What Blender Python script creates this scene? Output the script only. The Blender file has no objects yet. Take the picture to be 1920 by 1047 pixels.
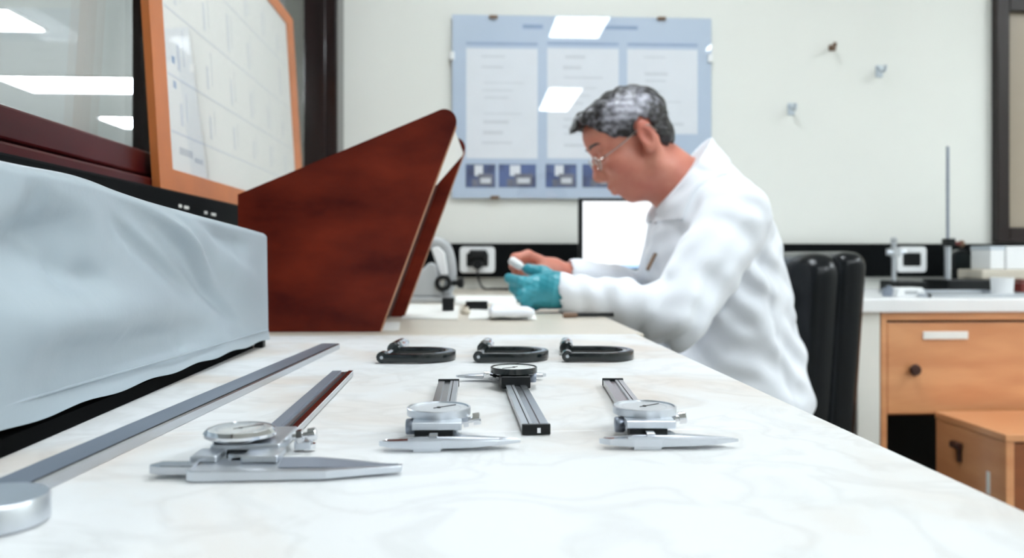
import bpy, bmesh, math, random
import numpy as np
from mathutils import Vector, Matrix

# ------------------------------------------------------------------ camera, light, exposure
scene = bpy.context.scene
C = scene.collection
F_PX, U0, V0, YAW = 1577.0, 960.0, 480.0, math.radians(3.158)
TT = 0.75                      # height of the bench tops
CAMZ = TT + 0.107
CEIL = 2.557
cam_d = bpy.data.cameras.new('camera')
cam = bpy.data.objects.new('camera', cam_d)
C.objects.link(cam)
cam.location = (0, 0, CAMZ)
cam.rotation_euler = (math.pi / 2, 0, -YAW)
cam_d.sensor_width = 36.0
cam_d.lens = F_PX / 1920 * 36.0
cam_d.shift_y = -(523.5 - V0) / 1920
cam_d.clip_start = 0.01
cam_d.dof.use_dof = True
cam_d.dof.focus_distance = 0.61
cam_d.dof.aperture_fstop = 7.6
scene.camera = cam

world = bpy.data.worlds.new('world')
scene.world = world
world.use_nodes = True
world.node_tree.nodes['Background'].inputs[0].default_value = (0.8, 0.9, 1, 1)
world.node_tree.nodes['Background'].inputs[1].default_value = 0.3

vs = scene.view_settings
vs.view_transform = 'Standard'
vs.look = 'None'
vs.exposure = 0.52
vs.gamma = 1.0
vs.use_curve_mapping = False
LAMP = 19.4                    # radiance of the ceiling light diffusers
LAMP_N = 37.0                   # the neighbouring room's lights


def P(u, v, Y):
    """world point seen at photo pixel (u, v) at world depth Y"""
    a = (u - U0) / F_PX
    t = Y / (math.cos(YAW) - a * math.sin(YAW))
    return Vector(((math.sin(YAW) + a * math.cos(YAW)) * t, Y, CAMZ + (V0 - v) / F_PX * t))


# ------------------------------------------------------------------ materials
def srgb(r, g, b):
    f = lambda c: c / 12.92 if c <= 0.04045 else ((c + 0.055) / 1.055) ** 2.4
    return (f(r / 255), f(g / 255), f(b / 255), 1)


def mat(name, col, rough=0.5, metal=0.0, var=0.0, vscale=20.0, bump=0.0, bscale=60.0, coat=0.0,
        col2=None, stretch=None, spec=0.5, sheen=0.0, emit=0.0, sss=0.0):
    m = bpy.data.materials.new(name)
    m.use_nodes = True
    nt = m.node_tree
    b = nt.nodes['Principled BSDF']
    b.inputs['Base Color'].default_value = col
    b.inputs['Roughness'].default_value = rough
    b.inputs['Metallic'].default_value = metal
    b.inputs['Specular IOR Level'].default_value = spec
    b.inputs['Coat Weight'].default_value = coat
    b.inputs['Coat Roughness'].default_value = 0.06
    b.inputs['Sheen Weight'].default_value = sheen
    if sss:
        b.inputs['Subsurface Weight'].default_value = sss
        b.inputs['Subsurface Radius'].default_value = (0.012, 0.005, 0.003)
        b.inputs['Subsurface Scale'].default_value = 0.6
    if emit:
        b.inputs['Emission Color'].default_value = col
        b.inputs['Emission Strength'].default_value = emit
    if var or col2 or bump:
        tc = nt.nodes.new('ShaderNodeTexCoord')
        mp = nt.nodes.new('ShaderNodeMapping')
        nt.links.new(tc.outputs['Object'], mp.inputs[0])
        if stretch:
            mp.inputs['Scale'].default_value = stretch
    if var or col2:
        n = nt.nodes.new('ShaderNodeTexNoise')
        n.inputs['Scale'].default_value = vscale
        n.inputs['Detail'].default_value = 5
        nt.links.new(mp.outputs[0], n.inputs['Vector'])
        r = nt.nodes.new('ShaderNodeValToRGB')
        c2 = col2 if col2 else tuple(max(0, c * (1 - var)) for c in col[:3]) + (1,)
        r.color_ramp.elements[0].position = 0.35
        r.color_ramp.elements[0].color = c2
        r.color_ramp.elements[1].position = 0.65
        r.color_ramp.elements[1].color = col
        nt.links.new(n.outputs['Fac'], r.inputs[0])
        nt.links.new(r.outputs[0], b.inputs['Base Color'])
    if bump:
        n2 = nt.nodes.new('ShaderNodeTexNoise')
        n2.inputs['Scale'].default_value = bscale
        n2.inputs['Detail'].default_value = 3
        nt.links.new(mp.outputs[0], n2.inputs['Vector'])
        bp = nt.nodes.new('ShaderNodeBump')
        bp.inputs['Strength'].default_value = bump
        bp.inputs['Distance'].default_value = 0.002
        nt.links.new(n2.outputs['Fac'], bp.inputs['Height'])
        nt.links.new(bp.outputs[0], b.inputs['Normal'])
    return m


def emission(name, col, strength):
    m = bpy.data.materials.new(name)
    m.use_nodes = True
    nt = m.node_tree
    nt.nodes.remove(nt.nodes['Principled BSDF'])
    e = nt.nodes.new('ShaderNodeEmission')
    e.inputs[0].default_value = col
    e.inputs[1].default_value = strength
    nt.links.new(e.outputs[0], nt.nodes['Material Output'].inputs[0])
    return m


def glass(name, tint=(1, 1, 1, 1), ior=1.5, rough=0.0):
    m = bpy.data.materials.new(name)
    m.use_nodes = True
    nt = m.node_tree
    nt.nodes.remove(nt.nodes['Principled BSDF'])
    t = nt.nodes.new('ShaderNodeBsdfTransparent')
    t.inputs[0].default_value = tint
    g = nt.nodes.new('ShaderNodeBsdfGlossy')
    g.inputs['Roughness'].default_value = rough
    r0 = ((ior - 1) / (ior + 1)) ** 2
    lw = nt.nodes.new('ShaderNodeLayerWeight')      # Schlick reflectance, same from both sides
    lw.inputs[0].default_value = 0.5
    pw = nt.nodes.new('ShaderNodeMath')
    pw.operation = 'POWER'
    nt.links.new(lw.outputs['Facing'], pw.inputs[0])
    pw.inputs[1].default_value = 5.0
    fr = nt.nodes.new('ShaderNodeMath')
    fr.operation = 'MULTIPLY_ADD'
    nt.links.new(pw.outputs[0], fr.inputs[0])
    fr.inputs[1].default_value = 1 - r0
    fr.inputs[2].default_value = r0
    mx = nt.nodes.new('ShaderNodeMixShader')
    nt.links.new(fr.outputs[0], mx.inputs[0])
    nt.links.new(t.outputs[0], mx.inputs[1])
    nt.links.new(g.outputs[0], mx.inputs[2])
    nt.links.new(mx.outputs[0], nt.nodes['Material Output'].inputs[0])
    return m


def marble(name):
    m = mat(name, srgb(240, 240, 238), rough=0.42, spec=0.3)
    nt = m.node_tree
    b = nt.nodes['Principled BSDF']
    tc = nt.nodes.new('ShaderNodeTexCoord')
    n1 = nt.nodes.new('ShaderNodeTexNoise')
    n1.inputs['Scale'].default_value = 5.5
    n1.inputs['Detail'].default_value = 7
    n1.inputs['Distortion'].default_value = 0.6
    n2 = nt.nodes.new('ShaderNodeTexNoise')
    n2.inputs['Scale'].default_value = 13
    n2.inputs['Detail'].default_value = 8
    n2.inputs['Distortion'].default_value = 1.2
    mp = nt.nodes.new('ShaderNodeMapping')
    mp.inputs['Location'].default_value = (0.7, 0.35, 0.1)
    nt.links.new(tc.outputs['Object'], mp.inputs[0])
    nt.links.new(mp.outputs[0], n1.inputs['Vector'])
    nt.links.new(mp.outputs[0], n2.inputs['Vector'])
    r1 = nt.nodes.new('ShaderNodeValToRGB')
    e = r1.color_ramp.elements
    e[0].position = 0.33
    e[0].color = srgb(219, 211, 203)
    e[1].position = 0.5
    e[1].color = srgb(228, 229, 229)
    x = e.new(0.68)
    x.color = srgb(232, 234, 236)
    r2 = nt.nodes.new('ShaderNodeValToRGB')
    e = r2.color_ramp.elements
    e[0].position = 0.42
    e[0].color = (1, 1, 1, 1)
    e[1].position = 0.56
    e[1].color = (1, 1, 1, 1)
    x = e.new(0.49)
    x.color = srgb(236, 235, 234)
    nt.links.new(n1.outputs['Fac'], r1.inputs[0])
    nt.links.new(n2.outputs['Fac'], r2.inputs[0])
    mx = nt.nodes.new('ShaderNodeMix')
    mx.data_type = 'RGBA'
    mx.blend_type = 'MULTIPLY'
    mx.inputs[0].default_value = 0.5
    nt.links.new(r1.outputs[0], mx.inputs[6])
    nt.links.new(r2.outputs[0], mx.inputs[7])
    nt.links.new(mx.outputs[2], b.inputs['Base Color'])
    return m


M = dict(
    wall=mat('cream_wall', srgb(231, 232, 226), 0.75, var=0.03, vscale=2, bump=0.05, bscale=180),
    ceil=mat('ceiling_white', srgb(235, 235, 230), 0.8, var=0.02, vscale=3),
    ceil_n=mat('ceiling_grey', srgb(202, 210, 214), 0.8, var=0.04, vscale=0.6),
    floor=mat('floor_tile', srgb(150, 146, 138), 0.4, var=0.15, vscale=8),
    black_matt=mat('matt_black_base', srgb(8, 9, 10), 0.9, var=0.2, spec=0.05),
    black=mat('black_trunking', srgb(9, 12, 14), 0.7, var=0.2, vscale=6, spec=0.08),
    mahog=mat('dark_mahogany', srgb(78, 15, 18), 0.3, var=0.6, vscale=9, stretch=(1, 0.25, 1), spec=0.16),
    mahog2=mat('dark_stained_post', srgb(28, 11, 11), 0.2, var=0.4, vscale=9, stretch=(3, 3, 0.3), coat=0.15, spec=0.35),
    marble=marble('white_marble'),
    joint=mat('white_grout', srgb(240, 241, 243), 0.6, var=0.05),
    desk=mat('cream_laminate', srgb(214, 205, 190), 0.35, var=0.05, vscale=10),
    counter=mat('white_laminate', srgb(240, 241, 242), 0.3, var=0.02),
    panel=mat('cream_panel', srgb(232, 231, 224), 0.6, var=0.02),
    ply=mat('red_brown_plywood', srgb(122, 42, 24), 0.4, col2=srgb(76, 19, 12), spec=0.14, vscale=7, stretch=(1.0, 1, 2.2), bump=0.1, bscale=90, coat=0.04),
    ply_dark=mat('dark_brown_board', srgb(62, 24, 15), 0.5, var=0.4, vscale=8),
    ply_edge=mat('plywood_edge', srgb(176, 122, 88), 0.5, var=0.2, vscale=40),
    vinyl=mat('grey_vinyl', srgb(166, 178, 186), 0.36, var=0.04, vscale=7, bump=0.06, bscale=240, spec=0.45),
    frame=mat('orange_pine_frame', srgb(200, 116, 62), 0.4, var=0.18, vscale=14, stretch=(4, 0.6, 0.6), coat=0.05, spec=0.25),
    paper=mat('white_paper', srgb(240, 240, 236), 0.6, var=0.02),
    ink=mat('grey_print', srgb(196, 199, 203), 0.6, var=0.05),
    ink_l=mat('pale_grey_print', srgb(217, 221, 227), 0.6, var=0.05),
    ink_b=mat('blue_print', srgb(150, 172, 205), 0.6, var=0.1),
    poster=mat('pale_blue_print', srgb(196, 210, 228), 0.5, col2=srgb(184, 200, 220), vscale=2),
    poster_w=mat('white_print', srgb(232, 236, 242), 0.5, var=0.02),
    photo=mat('blue_photo_print', srgb(82, 104, 158), 0.5, col2=srgb(58, 70, 108), vscale=22),
    photo_g=mat('grey_photo_print', srgb(120, 122, 138), 0.5, var=0.35, vscale=40),
    steel=mat('brushed_steel', srgb(196, 200, 206), 0.26, 1.0, var=0.08, vscale=60, stretch=(1, 0.1, 1)),
    steel_d=mat('dark_steel', srgb(158, 166, 180), 0.46, 1.0, var=0.12, vscale=50, stretch=(1, 0.1, 1)),
    satin=mat('satin_chrome', srgb(214, 219, 226), 0.34, 1.0, var=0.05, vscale=40),
    chrome=mat('bright_chrome', srgb(226, 228, 232), 0.12, 1.0, var=0.04),
    blackp=mat('black_plastic', srgb(12, 16, 18), 0.4, var=0.2, spec=0.3),
    blackm=mat('black_enamel', srgb(10, 20, 22), 0.2, var=0.15, coat=0.3),
    dial=mat('dial_face_white', srgb(228, 230, 228), 0.4, var=0.03),
    dial_g=mat('dial_face_grey', srgb(196, 200, 204), 0.35, var=0.06),
    glass=glass('clear_glass'),
    crystal=glass('dial_crystal', ior=1.35, rough=0.04),
    leather=mat('black_leather', srgb(8, 13, 18), 0.24, var=0.3, vscale=30, bump=0.14, bscale=320, coat=0.0, spec=0.32),
    wood=mat('orange_oak', srgb(222, 160, 112), 0.3, coat=0.3, col2=srgb(208, 142, 96), vscale=5, stretch=(1, 1, 5), bump=0.04),
    wood_d=mat('brown_oak', srgb(150, 86, 48), 0.4, var=0.25, vscale=6, stretch=(1, 1, 3)),
    wood_k=mat('dark_brown_wood', srgb(60, 28, 20), 0.4, var=0.2),
    dark=mat('dark_cavity', srgb(10, 9, 9), 0.8, var=0.2),
    plate=mat('white_plastic', srgb(238, 240, 241), 0.3, var=0.02),
    plate_g=mat('grey_plastic', srgb(178, 182, 184), 0.35, var=0.06),
    beige=mat('beige_plastic', srgb(214, 206, 190), 0.5, var=0.06),
    frosted=mat('frosted_pane', srgb(168, 156, 140), 0.4, col2=srgb(150, 136, 118), vscale=1.6),
    screen=emission('lit_screen', (0.93, 0.97, 1, 1), 1.05),
    screen_b=emission('lit_taskbar', (0.45, 0.68, 1, 1), 0.9),
    lamp=emission('lamp_diffuser', (0.885, 0.955, 1.0, 1), LAMP),
    lamp_n=emission('lamp_diffuser_next_room', (0.87, 0.95, 1.0, 1), LAMP_N),
    skin=mat('skin', srgb(207, 140, 119), 0.45, col2=srgb(194, 114, 96), vscale=14, bump=0.05, bscale=400, sss=0.12),
    glove=mat('teal_nitrile', srgb(54, 152, 168), 0.36, var=0.12, vscale=25, bump=0.12, bscale=120),
    coat=mat('white_cotton', srgb(236, 240, 247), 0.8, var=0.02, bump=0.10, bscale=34, sheen=0.1),
    shirt=mat('dark_shirt', srgb(40, 44, 56), 0.8, var=0.2),
    trousers=mat('dark_trousers', srgb(44, 48, 60), 0.85, var=0.2),
    shoe=mat('black_shoe', srgb(20, 18, 18), 0.4, var=0.2),
    red=mat('dark_red_plastic', srgb(110, 36, 30), 0.5, var=0.2),
    brown=mat('brown_plastic', srgb(120, 92, 70), 0.4, var=0.15),
    clear=mat('smoky_clear_plastic', srgb(204, 214, 222), 0.2, var=0.1),
    glass_metal=mat('glasses_metal', srgb(210, 205, 200), 0.2, 1.0, var=0.05),
    lens=glass('lens_glass', tint=(0.94, 0.95, 0.96, 1), ior=1.8),
)


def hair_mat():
    m = mat('greying_hair_sheen', srgb(30, 26, 26), 0.42, spec=0.5)  # dark greying hair, its glossy highlights painted in as grey
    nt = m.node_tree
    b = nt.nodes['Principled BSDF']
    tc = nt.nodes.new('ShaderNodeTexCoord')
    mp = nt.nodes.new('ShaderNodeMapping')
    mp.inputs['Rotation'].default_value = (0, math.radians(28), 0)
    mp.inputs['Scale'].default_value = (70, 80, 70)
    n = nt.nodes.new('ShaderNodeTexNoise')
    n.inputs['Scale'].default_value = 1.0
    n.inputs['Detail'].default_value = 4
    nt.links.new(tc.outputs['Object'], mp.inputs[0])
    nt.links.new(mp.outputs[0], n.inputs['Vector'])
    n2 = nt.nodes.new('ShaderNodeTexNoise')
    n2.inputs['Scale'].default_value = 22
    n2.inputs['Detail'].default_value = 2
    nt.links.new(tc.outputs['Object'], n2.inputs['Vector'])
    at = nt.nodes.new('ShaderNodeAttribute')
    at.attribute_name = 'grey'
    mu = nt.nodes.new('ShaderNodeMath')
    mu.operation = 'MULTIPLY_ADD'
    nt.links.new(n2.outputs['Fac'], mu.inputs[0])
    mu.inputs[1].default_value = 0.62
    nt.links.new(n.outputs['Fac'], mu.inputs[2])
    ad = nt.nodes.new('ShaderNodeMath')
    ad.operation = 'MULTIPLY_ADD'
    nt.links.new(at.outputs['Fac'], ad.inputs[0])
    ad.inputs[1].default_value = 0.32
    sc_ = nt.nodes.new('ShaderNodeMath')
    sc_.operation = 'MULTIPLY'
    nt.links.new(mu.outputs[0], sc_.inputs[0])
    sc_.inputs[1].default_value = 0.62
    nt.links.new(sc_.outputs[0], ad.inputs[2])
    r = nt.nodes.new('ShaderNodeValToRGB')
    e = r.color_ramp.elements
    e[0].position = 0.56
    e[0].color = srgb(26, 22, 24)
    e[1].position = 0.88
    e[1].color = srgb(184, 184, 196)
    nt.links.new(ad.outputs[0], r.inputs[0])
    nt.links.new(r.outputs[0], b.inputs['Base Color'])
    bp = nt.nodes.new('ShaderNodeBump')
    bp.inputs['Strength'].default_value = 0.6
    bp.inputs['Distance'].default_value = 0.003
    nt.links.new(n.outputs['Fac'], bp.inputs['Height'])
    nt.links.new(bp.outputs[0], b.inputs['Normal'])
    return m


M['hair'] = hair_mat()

# ------------------------------------------------------------------ helpers
OFF = {}


def thing(name, label, cat, loc=(0, 0, 0), rotz=0.0, group=None, local=False):
    o = bpy.data.objects.new(name, None)
    C.objects.link(o)
    o.empty_display_size = 0.02
    o.location = loc
    o.rotation_euler = (0, 0, rotz)
    o['label'] = label
    o['category'] = cat
    if group:
        o['group'] = group
    OFF[o] = Vector((0, 0, 0)) if local else Vector(loc)
    return o


def tag(o, label, cat, group=None):
    o['label'] = label
    o['category'] = cat
    if group:
        o['group'] = group
    return o


def mk(name, verts, faces, m, parent=None, smooth=False, kind=None):
    off = OFF[parent] if parent is not None else Vector((0, 0, 0))
    me = bpy.data.meshes.new(name)
    if isinstance(verts, np.ndarray):
        vv = verts - np.array(off)
        me.from_pydata(vv.tolist(), [], faces.tolist() if isinstance(faces, np.ndarray) else faces)
    else:
        me.from_pydata([tuple(Vector(v) - off) for v in verts], [], faces)
    me.materials.append(M[m])
    me.update()
    if smooth:
        me.polygons.foreach_set('use_smooth', [True] * len(me.polygons))
    o = bpy.data.objects.new(name, me)
    C.objects.link(o)
    if parent is not None:
        o.parent = parent
    OFF[o] = off
    if kind:
        o['kind'] = kind
    return o


def from_bm(name, bm, m, parent=None, smooth=False, kind=None, rebase=False):
    bmesh.ops.recalc_face_normals(bm, faces=bm.faces)
    vs_ = [v.co.copy() for v in bm.verts]
    bm.verts.index_update()
    fs = [[v.index for v in f.verts] for f in bm.faces]
    bm.free()
    return mk(name, vs_, fs, m, parent, smooth, kind)


def bm_box(bm, b, bevel=0.0, seg=2):
    x0, x1, y0, y1, z0, z1 = b
    vs_ = [bm.verts.new(p) for p in ((x0, y0, z0), (x1, y0, z0), (x1, y1, z0), (x0, y1, z0),
                                     (x0, y0, z1), (x1, y0, z1), (x1, y1, z1), (x0, y1, z1))]
    fs = [bm.faces.new([vs_[i] for i in q]) for q in ((0, 3, 2, 1), (4, 5, 6, 7), (0, 1, 5, 4), (1, 2, 6, 5), (2, 3, 7, 6), (3, 0, 4, 7))]
    if bevel:
        es = list({e for f in fs for e in f.edges})
        bmesh.ops.bevel(bm, geom=es, offset=bevel, segments=seg, profile=0.5, affect='EDGES')


def box(name, b, m, parent=None, bevel=0.0, seg=2, kind=None, smooth=False):
    bm = bmesh.new()
    bm_box(bm, b, bevel, seg)
    return from_bm(name, bm, m, parent, smooth, kind)


def prism(name, pts, vec, m, parent=None, bevel=0.0, kind=None, seg=1):
    """extrude a planar polygon (3D points) along vec"""
    bm = bmesh.new()
    vec = Vector(vec)
    a = [bm.verts.new(Vector(p)) for p in pts]
    b = [bm.verts.new(Vector(p) + vec) for p in pts]
    n = len(pts)
    bm.faces.new(a)
    bm.faces.new(b[::-1])
    for i in range(n):
        bm.faces.new((a[i], b[i], b[(i + 1) % n], a[(i + 1) % n]))
    bmesh.ops.recalc_face_normals(bm, faces=bm.faces)
    if bevel:
        bmesh.ops.bevel(bm, geom=list(bm.edges), offset=bevel, segments=seg, profile=0.5, affect='EDGES', clamp_overlap=True)
    return from_bm(name, bm, m, parent, False, kind)


def axes_for(d):
    d = Vector(d).normalized()
    r = Vector((0, 0, 1)) if abs(d.z) < 0.9 else Vector((1, 0, 0))
    u = d.cross(r).normalized()
    return d, u, d.cross(u)


def lathe(name, prof, m, parent=None, c=(0, 0, 0), axis=(0, 0, 1), seg=32, kind=None, smooth=True, ring=False):
    """prof: list of (radius, height along axis)"""
    d, u, w = axes_for(axis)
    c = Vector(c)
    bm = bmesh.new()
    rings = []
    for r, h in prof:
        if r < 1e-7:
            rings.append([bm.verts.new(c + d * h)])
        else:
            rings.append([bm.verts.new(c + d * h + (u * math.cos(t) + w * math.sin(t)) * r) for t in [2 * math.pi * i / seg for i in range(seg)]])
    for a, b in zip(rings, rings[1:] + (rings[:1] if ring else [])):
        for i in range(seg):
            j = (i + 1) % seg
            if len(a) == 1 and len(b) == 1:
                continue
            if len(a) == 1:
                bm.faces.new((a[0], b[i], b[j]))
            elif len(b) == 1:
                bm.faces.new((a[i], b[0], a[j]))
            else:
                bm.faces.new((a[i], b[i], b[j], a[j]))
    for rg in (rings[0], rings[-1]):
        if len(rg) > 2 and not ring:
            bm.faces.new(rg)
    o = from_bm(name, bm, m, parent, smooth, kind)
    if smooth:
        sharp(o)
    return o


def sharp(o, ang=35):
    try:
        o.data.set_sharp_from_angle(angle=math.radians(ang))
    except Exception:
        pass


def cyl(name, c, r, h, m, parent=None, axis=(0, 0, 1), seg=28, bev=0.0, **k):
    b = bev
    prof = [(r - b, 0), (r, b), (r, h - b), (r - b, h)] if b else [(r, 0), (r, h)]
    return lathe(name, prof, m, parent, c, axis, seg, **k)


def tube(name, pts, r, m, parent=None, seg=8, kind=None):
    pts = [Vector(p) for p in pts]
    rs = r if isinstance(r, (list, tuple)) else [r] * len(pts)
    bm = bmesh.new()
    rings = []
    up = None
    for i, p in enumerate(pts):
        d = (pts[min(i + 1, len(pts) - 1)] - pts[max(i - 1, 0)]).normalized()
        if up is None:
            _, u, w = axes_for(d)
        else:
            u = (up - d * up.dot(d)).normalized()
            w = d.cross(u)
        up = u
        rings.append([bm.verts.new(p + (u * math.cos(t) + w * math.sin(t)) * rs[i]) for t in [2 * math.pi * k / seg for k in range(seg)]])
    for a, b in zip(rings, rings[1:]):
        for i in range(seg):
            j = (i + 1) % seg
            bm.faces.new((a[i], b[i], b[j], a[j]))
    bm.faces.new(rings[0])
    bm.faces.new(rings[-1])
    o = from_bm(name, bm, m, parent, True, kind)
    sharp(o, 50)
    return o


def curve_pts(ctrl, n=10):
    """Catmull-Rom through control points"""
    c = [Vector(p) for p in ctrl]
    c = [c[0] * 2 - c[1]] + c + [c[-1] * 2 - c[-2]]
    out = []
    for i in range(1, len(c) - 2):
        for k in range(n):
            t = k / n
            p0, p1, p2, p3 = c[i - 1:i + 3]
            out.append(0.5 * ((2 * p1) + (p2 - p0) * t + (2 * p0 - 5 * p1 + 4 * p2 - p3) * t * t + (3 * p1 - p0 - 3 * p2 + p3) * t ** 3))
    out.append(c[-2])
    return out


# --- signed-distance modelling -> one continuous surface (surface nets)
class Field:
    def __init__(s, lo, hi, h):
        s.lo = np.array(lo, float)
        s.h = h
        s.n = np.ceil((np.array(hi, float) - s.lo) / h).astype(int) + 1
        s.D = np.full(s.n, 1.0, np.float32)

    def block(s, lo, hi):
        a = np.clip(np.floor((np.array(lo) - s.lo) / s.h).astype(int), 0, s.n - 1)
        b = np.clip(np.ceil((np.array(hi) - s.lo) / s.h).astype(int) + 1, 1, s.n)
        sl = tuple(slice(i, j) for i, j in zip(a, b))
        ax = [(s.lo[i] + s.h * np.arange(a[i], b[i])).astype(np.float32) for i in range(3)]
        return sl, ax[0][:, None, None], ax[1][None, :, None], ax[2][None, None, :]

    def add(s, fn, lo, hi, k=0.01):
        m = k * 1.2 + 3 * s.h
        sl, X, Y, Z = s.block(np.array(lo) - m, np.array(hi) + m)
        d = fn(X, Y, Z)
        D = s.D[sl]
        if k > 0:
            q = np.maximum(k - np.abs(D - d), 0) / k
            s.D[sl] = np.minimum(D, d) - q * q * k * 0.25
        else:
            s.D[sl] = np.minimum(D, d)

    def cut(s, fn, lo, hi, k=0.004):
        m = k * 1.2 + 3 * s.h
        sl, X, Y, Z = s.block(np.array(lo) - m, np.array(hi) + m)
        d = -fn(X, Y, Z)
        D = s.D[sl]
        if k > 0:
            q = np.maximum(k - np.abs(D - d), 0) / k
            s.D[sl] = np.maximum(D, d) + q * q * k * 0.25
        else:
            s.D[sl] = np.maximum(D, d)

    def warp(s, fn):
        sl, X, Y, Z = s.block(s.lo, s.lo + s.h * s.n)
        s.D += fn(X, Y, Z).astype(np.float32)

    def cone(s, a, b, ra, rb=None, k=0.01, cut=False, ys=1.0, yc=0.0):
        rb = ra if rb is None else rb
        a = np.array(a, float)
        b = np.array(b, float)
        r = max(ra, rb)
        ext = np.array([r, r / ys, r])

        def fn(X, Y, Z):
            Yq = (Y - yc) * ys + yc
            aa = np.array([a[0], (a[1] - yc) * ys + yc, a[2]])
            bb = np.array([b[0], (b[1] - yc) * ys + yc, b[2]])
            ba = bb - aa
            L = float(ba @ ba) + 1e-12
            t = np.clip(((X - aa[0]) * ba[0] + (Yq - aa[1]) * ba[1] + (Z - aa[2]) * ba[2]) / L, 0, 1)
            return np.sqrt((X - aa[0] - t * ba[0]) ** 2 + (Yq - aa[1] - t * ba[1]) ** 2 + (Z - aa[2] - t * ba[2]) ** 2) - (ra + t * (rb - ra))
        (s.cut if cut else s.add)(fn, np.minimum(a, b) - ext, np.maximum(a, b) + ext, k)

    def chain(s, pts, rs, k=0.01, **kw):
        for i in range(len(pts) - 1):
            s.cone(pts[i], pts[i + 1], rs[i], rs[i + 1], k, **kw)

    def ell(s, c, r, k=0.01, cut=False, R=None):
        c = np.array(c, float)
        r = np.array(r, float)

        def fn(X, Y, Z):
            x, y, z = X - c[0], Y - c[1], Z - c[2]
            if R is not None:
                x, y, z = (R[i][0] * x + R[i][1] * y + R[i][2] * z for i in range(3))
            k0 = np.sqrt((x / r[0]) ** 2 + (y / r[1]) ** 2 + (z / r[2]) ** 2)
            k1 = np.sqrt((x / r[0] ** 2) ** 2 + (y / r[1] ** 2) ** 2 + (z / r[2] ** 2) ** 2) + 1e-9
            return k0 * (k0 - 1) / k1
        e = r if R is None else np.array([r.max()] * 3)
        (s.cut if cut else s.add)(fn, c - e, c + e, k)

    def rbox(s, c, half, rad, k=0.01, R=None):
        c = np.array(c, float)
        hb = np.array(half, float) - rad

        def fn(X, Y, Z):
            x, y, z = X - c[0], Y - c[1], Z - c[2]
            if R is not None:
                x, y, z = (R[i][0] * x + R[i][1] * y + R[i][2] * z for i in range(3))
            qx, qy, qz = np.abs(x) - hb[0], np.abs(y) - hb[1], np.abs(z) - hb[2]
            return np.sqrt(np.maximum(qx, 0) ** 2 + np.maximum(qy, 0) ** 2 + np.maximum(qz, 0) ** 2) + np.minimum(np.maximum(np.maximum(qx, qy), qz), 0) - rad
        e = np.array(half) if R is None else np.array([np.linalg.norm(half)] * 3)
        s.add(fn, c - e, c + e, k)

    def mesh(s, name, m, parent=None, smooth_iter=0):
        D = s.D
        S = D < 0
        cs = [(i, j, k) for i in (0, 1) for j in (0, 1) for k in (0, 1)]
        n = np.array(D.shape) - 1
        sh = lambda A, c: A[c[0]:c[0] + n[0], c[1]:c[1] + n[1], c[2]:c[2] + n[2]]
        anyi = np.zeros(n, bool)
        alli = np.ones(n, bool)
        for c in cs:
            q = sh(S, c)
            anyi |= q
            alli &= q
        act = anyi & ~alli
        ids = np.full(n, -1, np.int64)
        I = np.argwhere(act)
        ids[act] = np.arange(len(I))
        vals = np.stack([D[I[:, 0] + c[0], I[:, 1] + c[1], I[:, 2] + c[2]] for c in cs], 1)
        acc = np.zeros((len(I), 3))
        cnt = np.zeros(len(I))
        carr = np.array(cs, float)
        for a in range(8):
            for b in range(a + 1, 8):
                if abs(carr[a] - carr[b]).sum() == 1:
                    va, vb = vals[:, a], vals[:, b]
                    x = (va < 0) != (vb < 0)
                    t = np.where(x, va / np.where(x, va - vb, 1), 0)
                    acc += np.where(x[:, None], carr[a] + t[:, None] * (carr[b] - carr[a]), 0)
                    cnt += x
        V = s.lo + s.h * (I + acc / np.maximum(cnt, 1)[:, None])
        faces = []
        for ax in range(3):
            o1, o2 = [(1, 2), (2, 0), (0, 1)][ax]
            sl0 = [slice(1, -1)] * 3
            sl0[ax] = slice(0, -1)
            sl1 = list(sl0)
            sl1[ax] = slice(1, None)
            A, B = S[tuple(sl0)], S[tuple(sl1)]
            E = np.argwhere(A != B)
            if not len(E):
                continue
            flip = A[tuple(E.T)]
            base = E.copy()
            base[:, o1] += 1
            base[:, o2] += 1
            q = []
            for d1, d2 in ((-1, -1), (0, -1), (0, 0), (-1, 0)):
                c = base.copy()
                c[:, o1] += d1
                c[:, o2] += d2
                q.append(ids[tuple(c.T)])
            q = np.stack(q, 1)
            q[~flip] = q[~flip][:, ::-1]
            faces.append(q)
        Fq = np.concatenate(faces)
        for _ in range(smooth_iter):
            acc = np.zeros_like(V)
            cnt = np.zeros(len(V))
            for i in range(4):
                j = (i + 1) % 4
                np.add.at(acc, Fq[:, i], V[Fq[:, j]])
                np.add.at(acc, Fq[:, j], V[Fq[:, i]])
                np.add.at(cnt, Fq[:, i], 1)
                np.add.at(cnt, Fq[:, j], 1)
            V = V * 0.5 + 0.5 * acc / np.maximum(cnt, 1)[:, None]
        return mk(name, V, Fq, m, parent, True)

# ------------------------------------------------------------------ the setting
YB = 2.74                       # back wall
XL = -0.47                      # glass partition on the left
XR, YF = 3.3, -5.6
ST = 'structure'
box('floor', (XL - 0.03, XR, YF, YB, -0.05, 0), 'floor', kind=ST)
box('ceiling', (XL - 0.03, XR, YF, YB, CEIL, CEIL + 0.05), 'ceil', kind=ST)
box('wall_back', (XL - 0.03, XR, YB, YB + 0.1, 0, CEIL), 'wall', kind=ST)
box('wall_right', (XR, XR + 0.1, YF, YB + 0.1, 0, CEIL), 'wall', kind=ST)
box('wall_front', (XL - 0.03, XR, YF - 0.1, YF, 0, CEIL), 'wall', kind=ST)
wl = box('wall_left', (XL - 0.03, XL, YF, YB, 0, 0.949), 'wall', kind=ST)
box('lintel', (XL - 0.03, XL, YF, YB, 2.25, CEIL), 'wall', wl)

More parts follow.
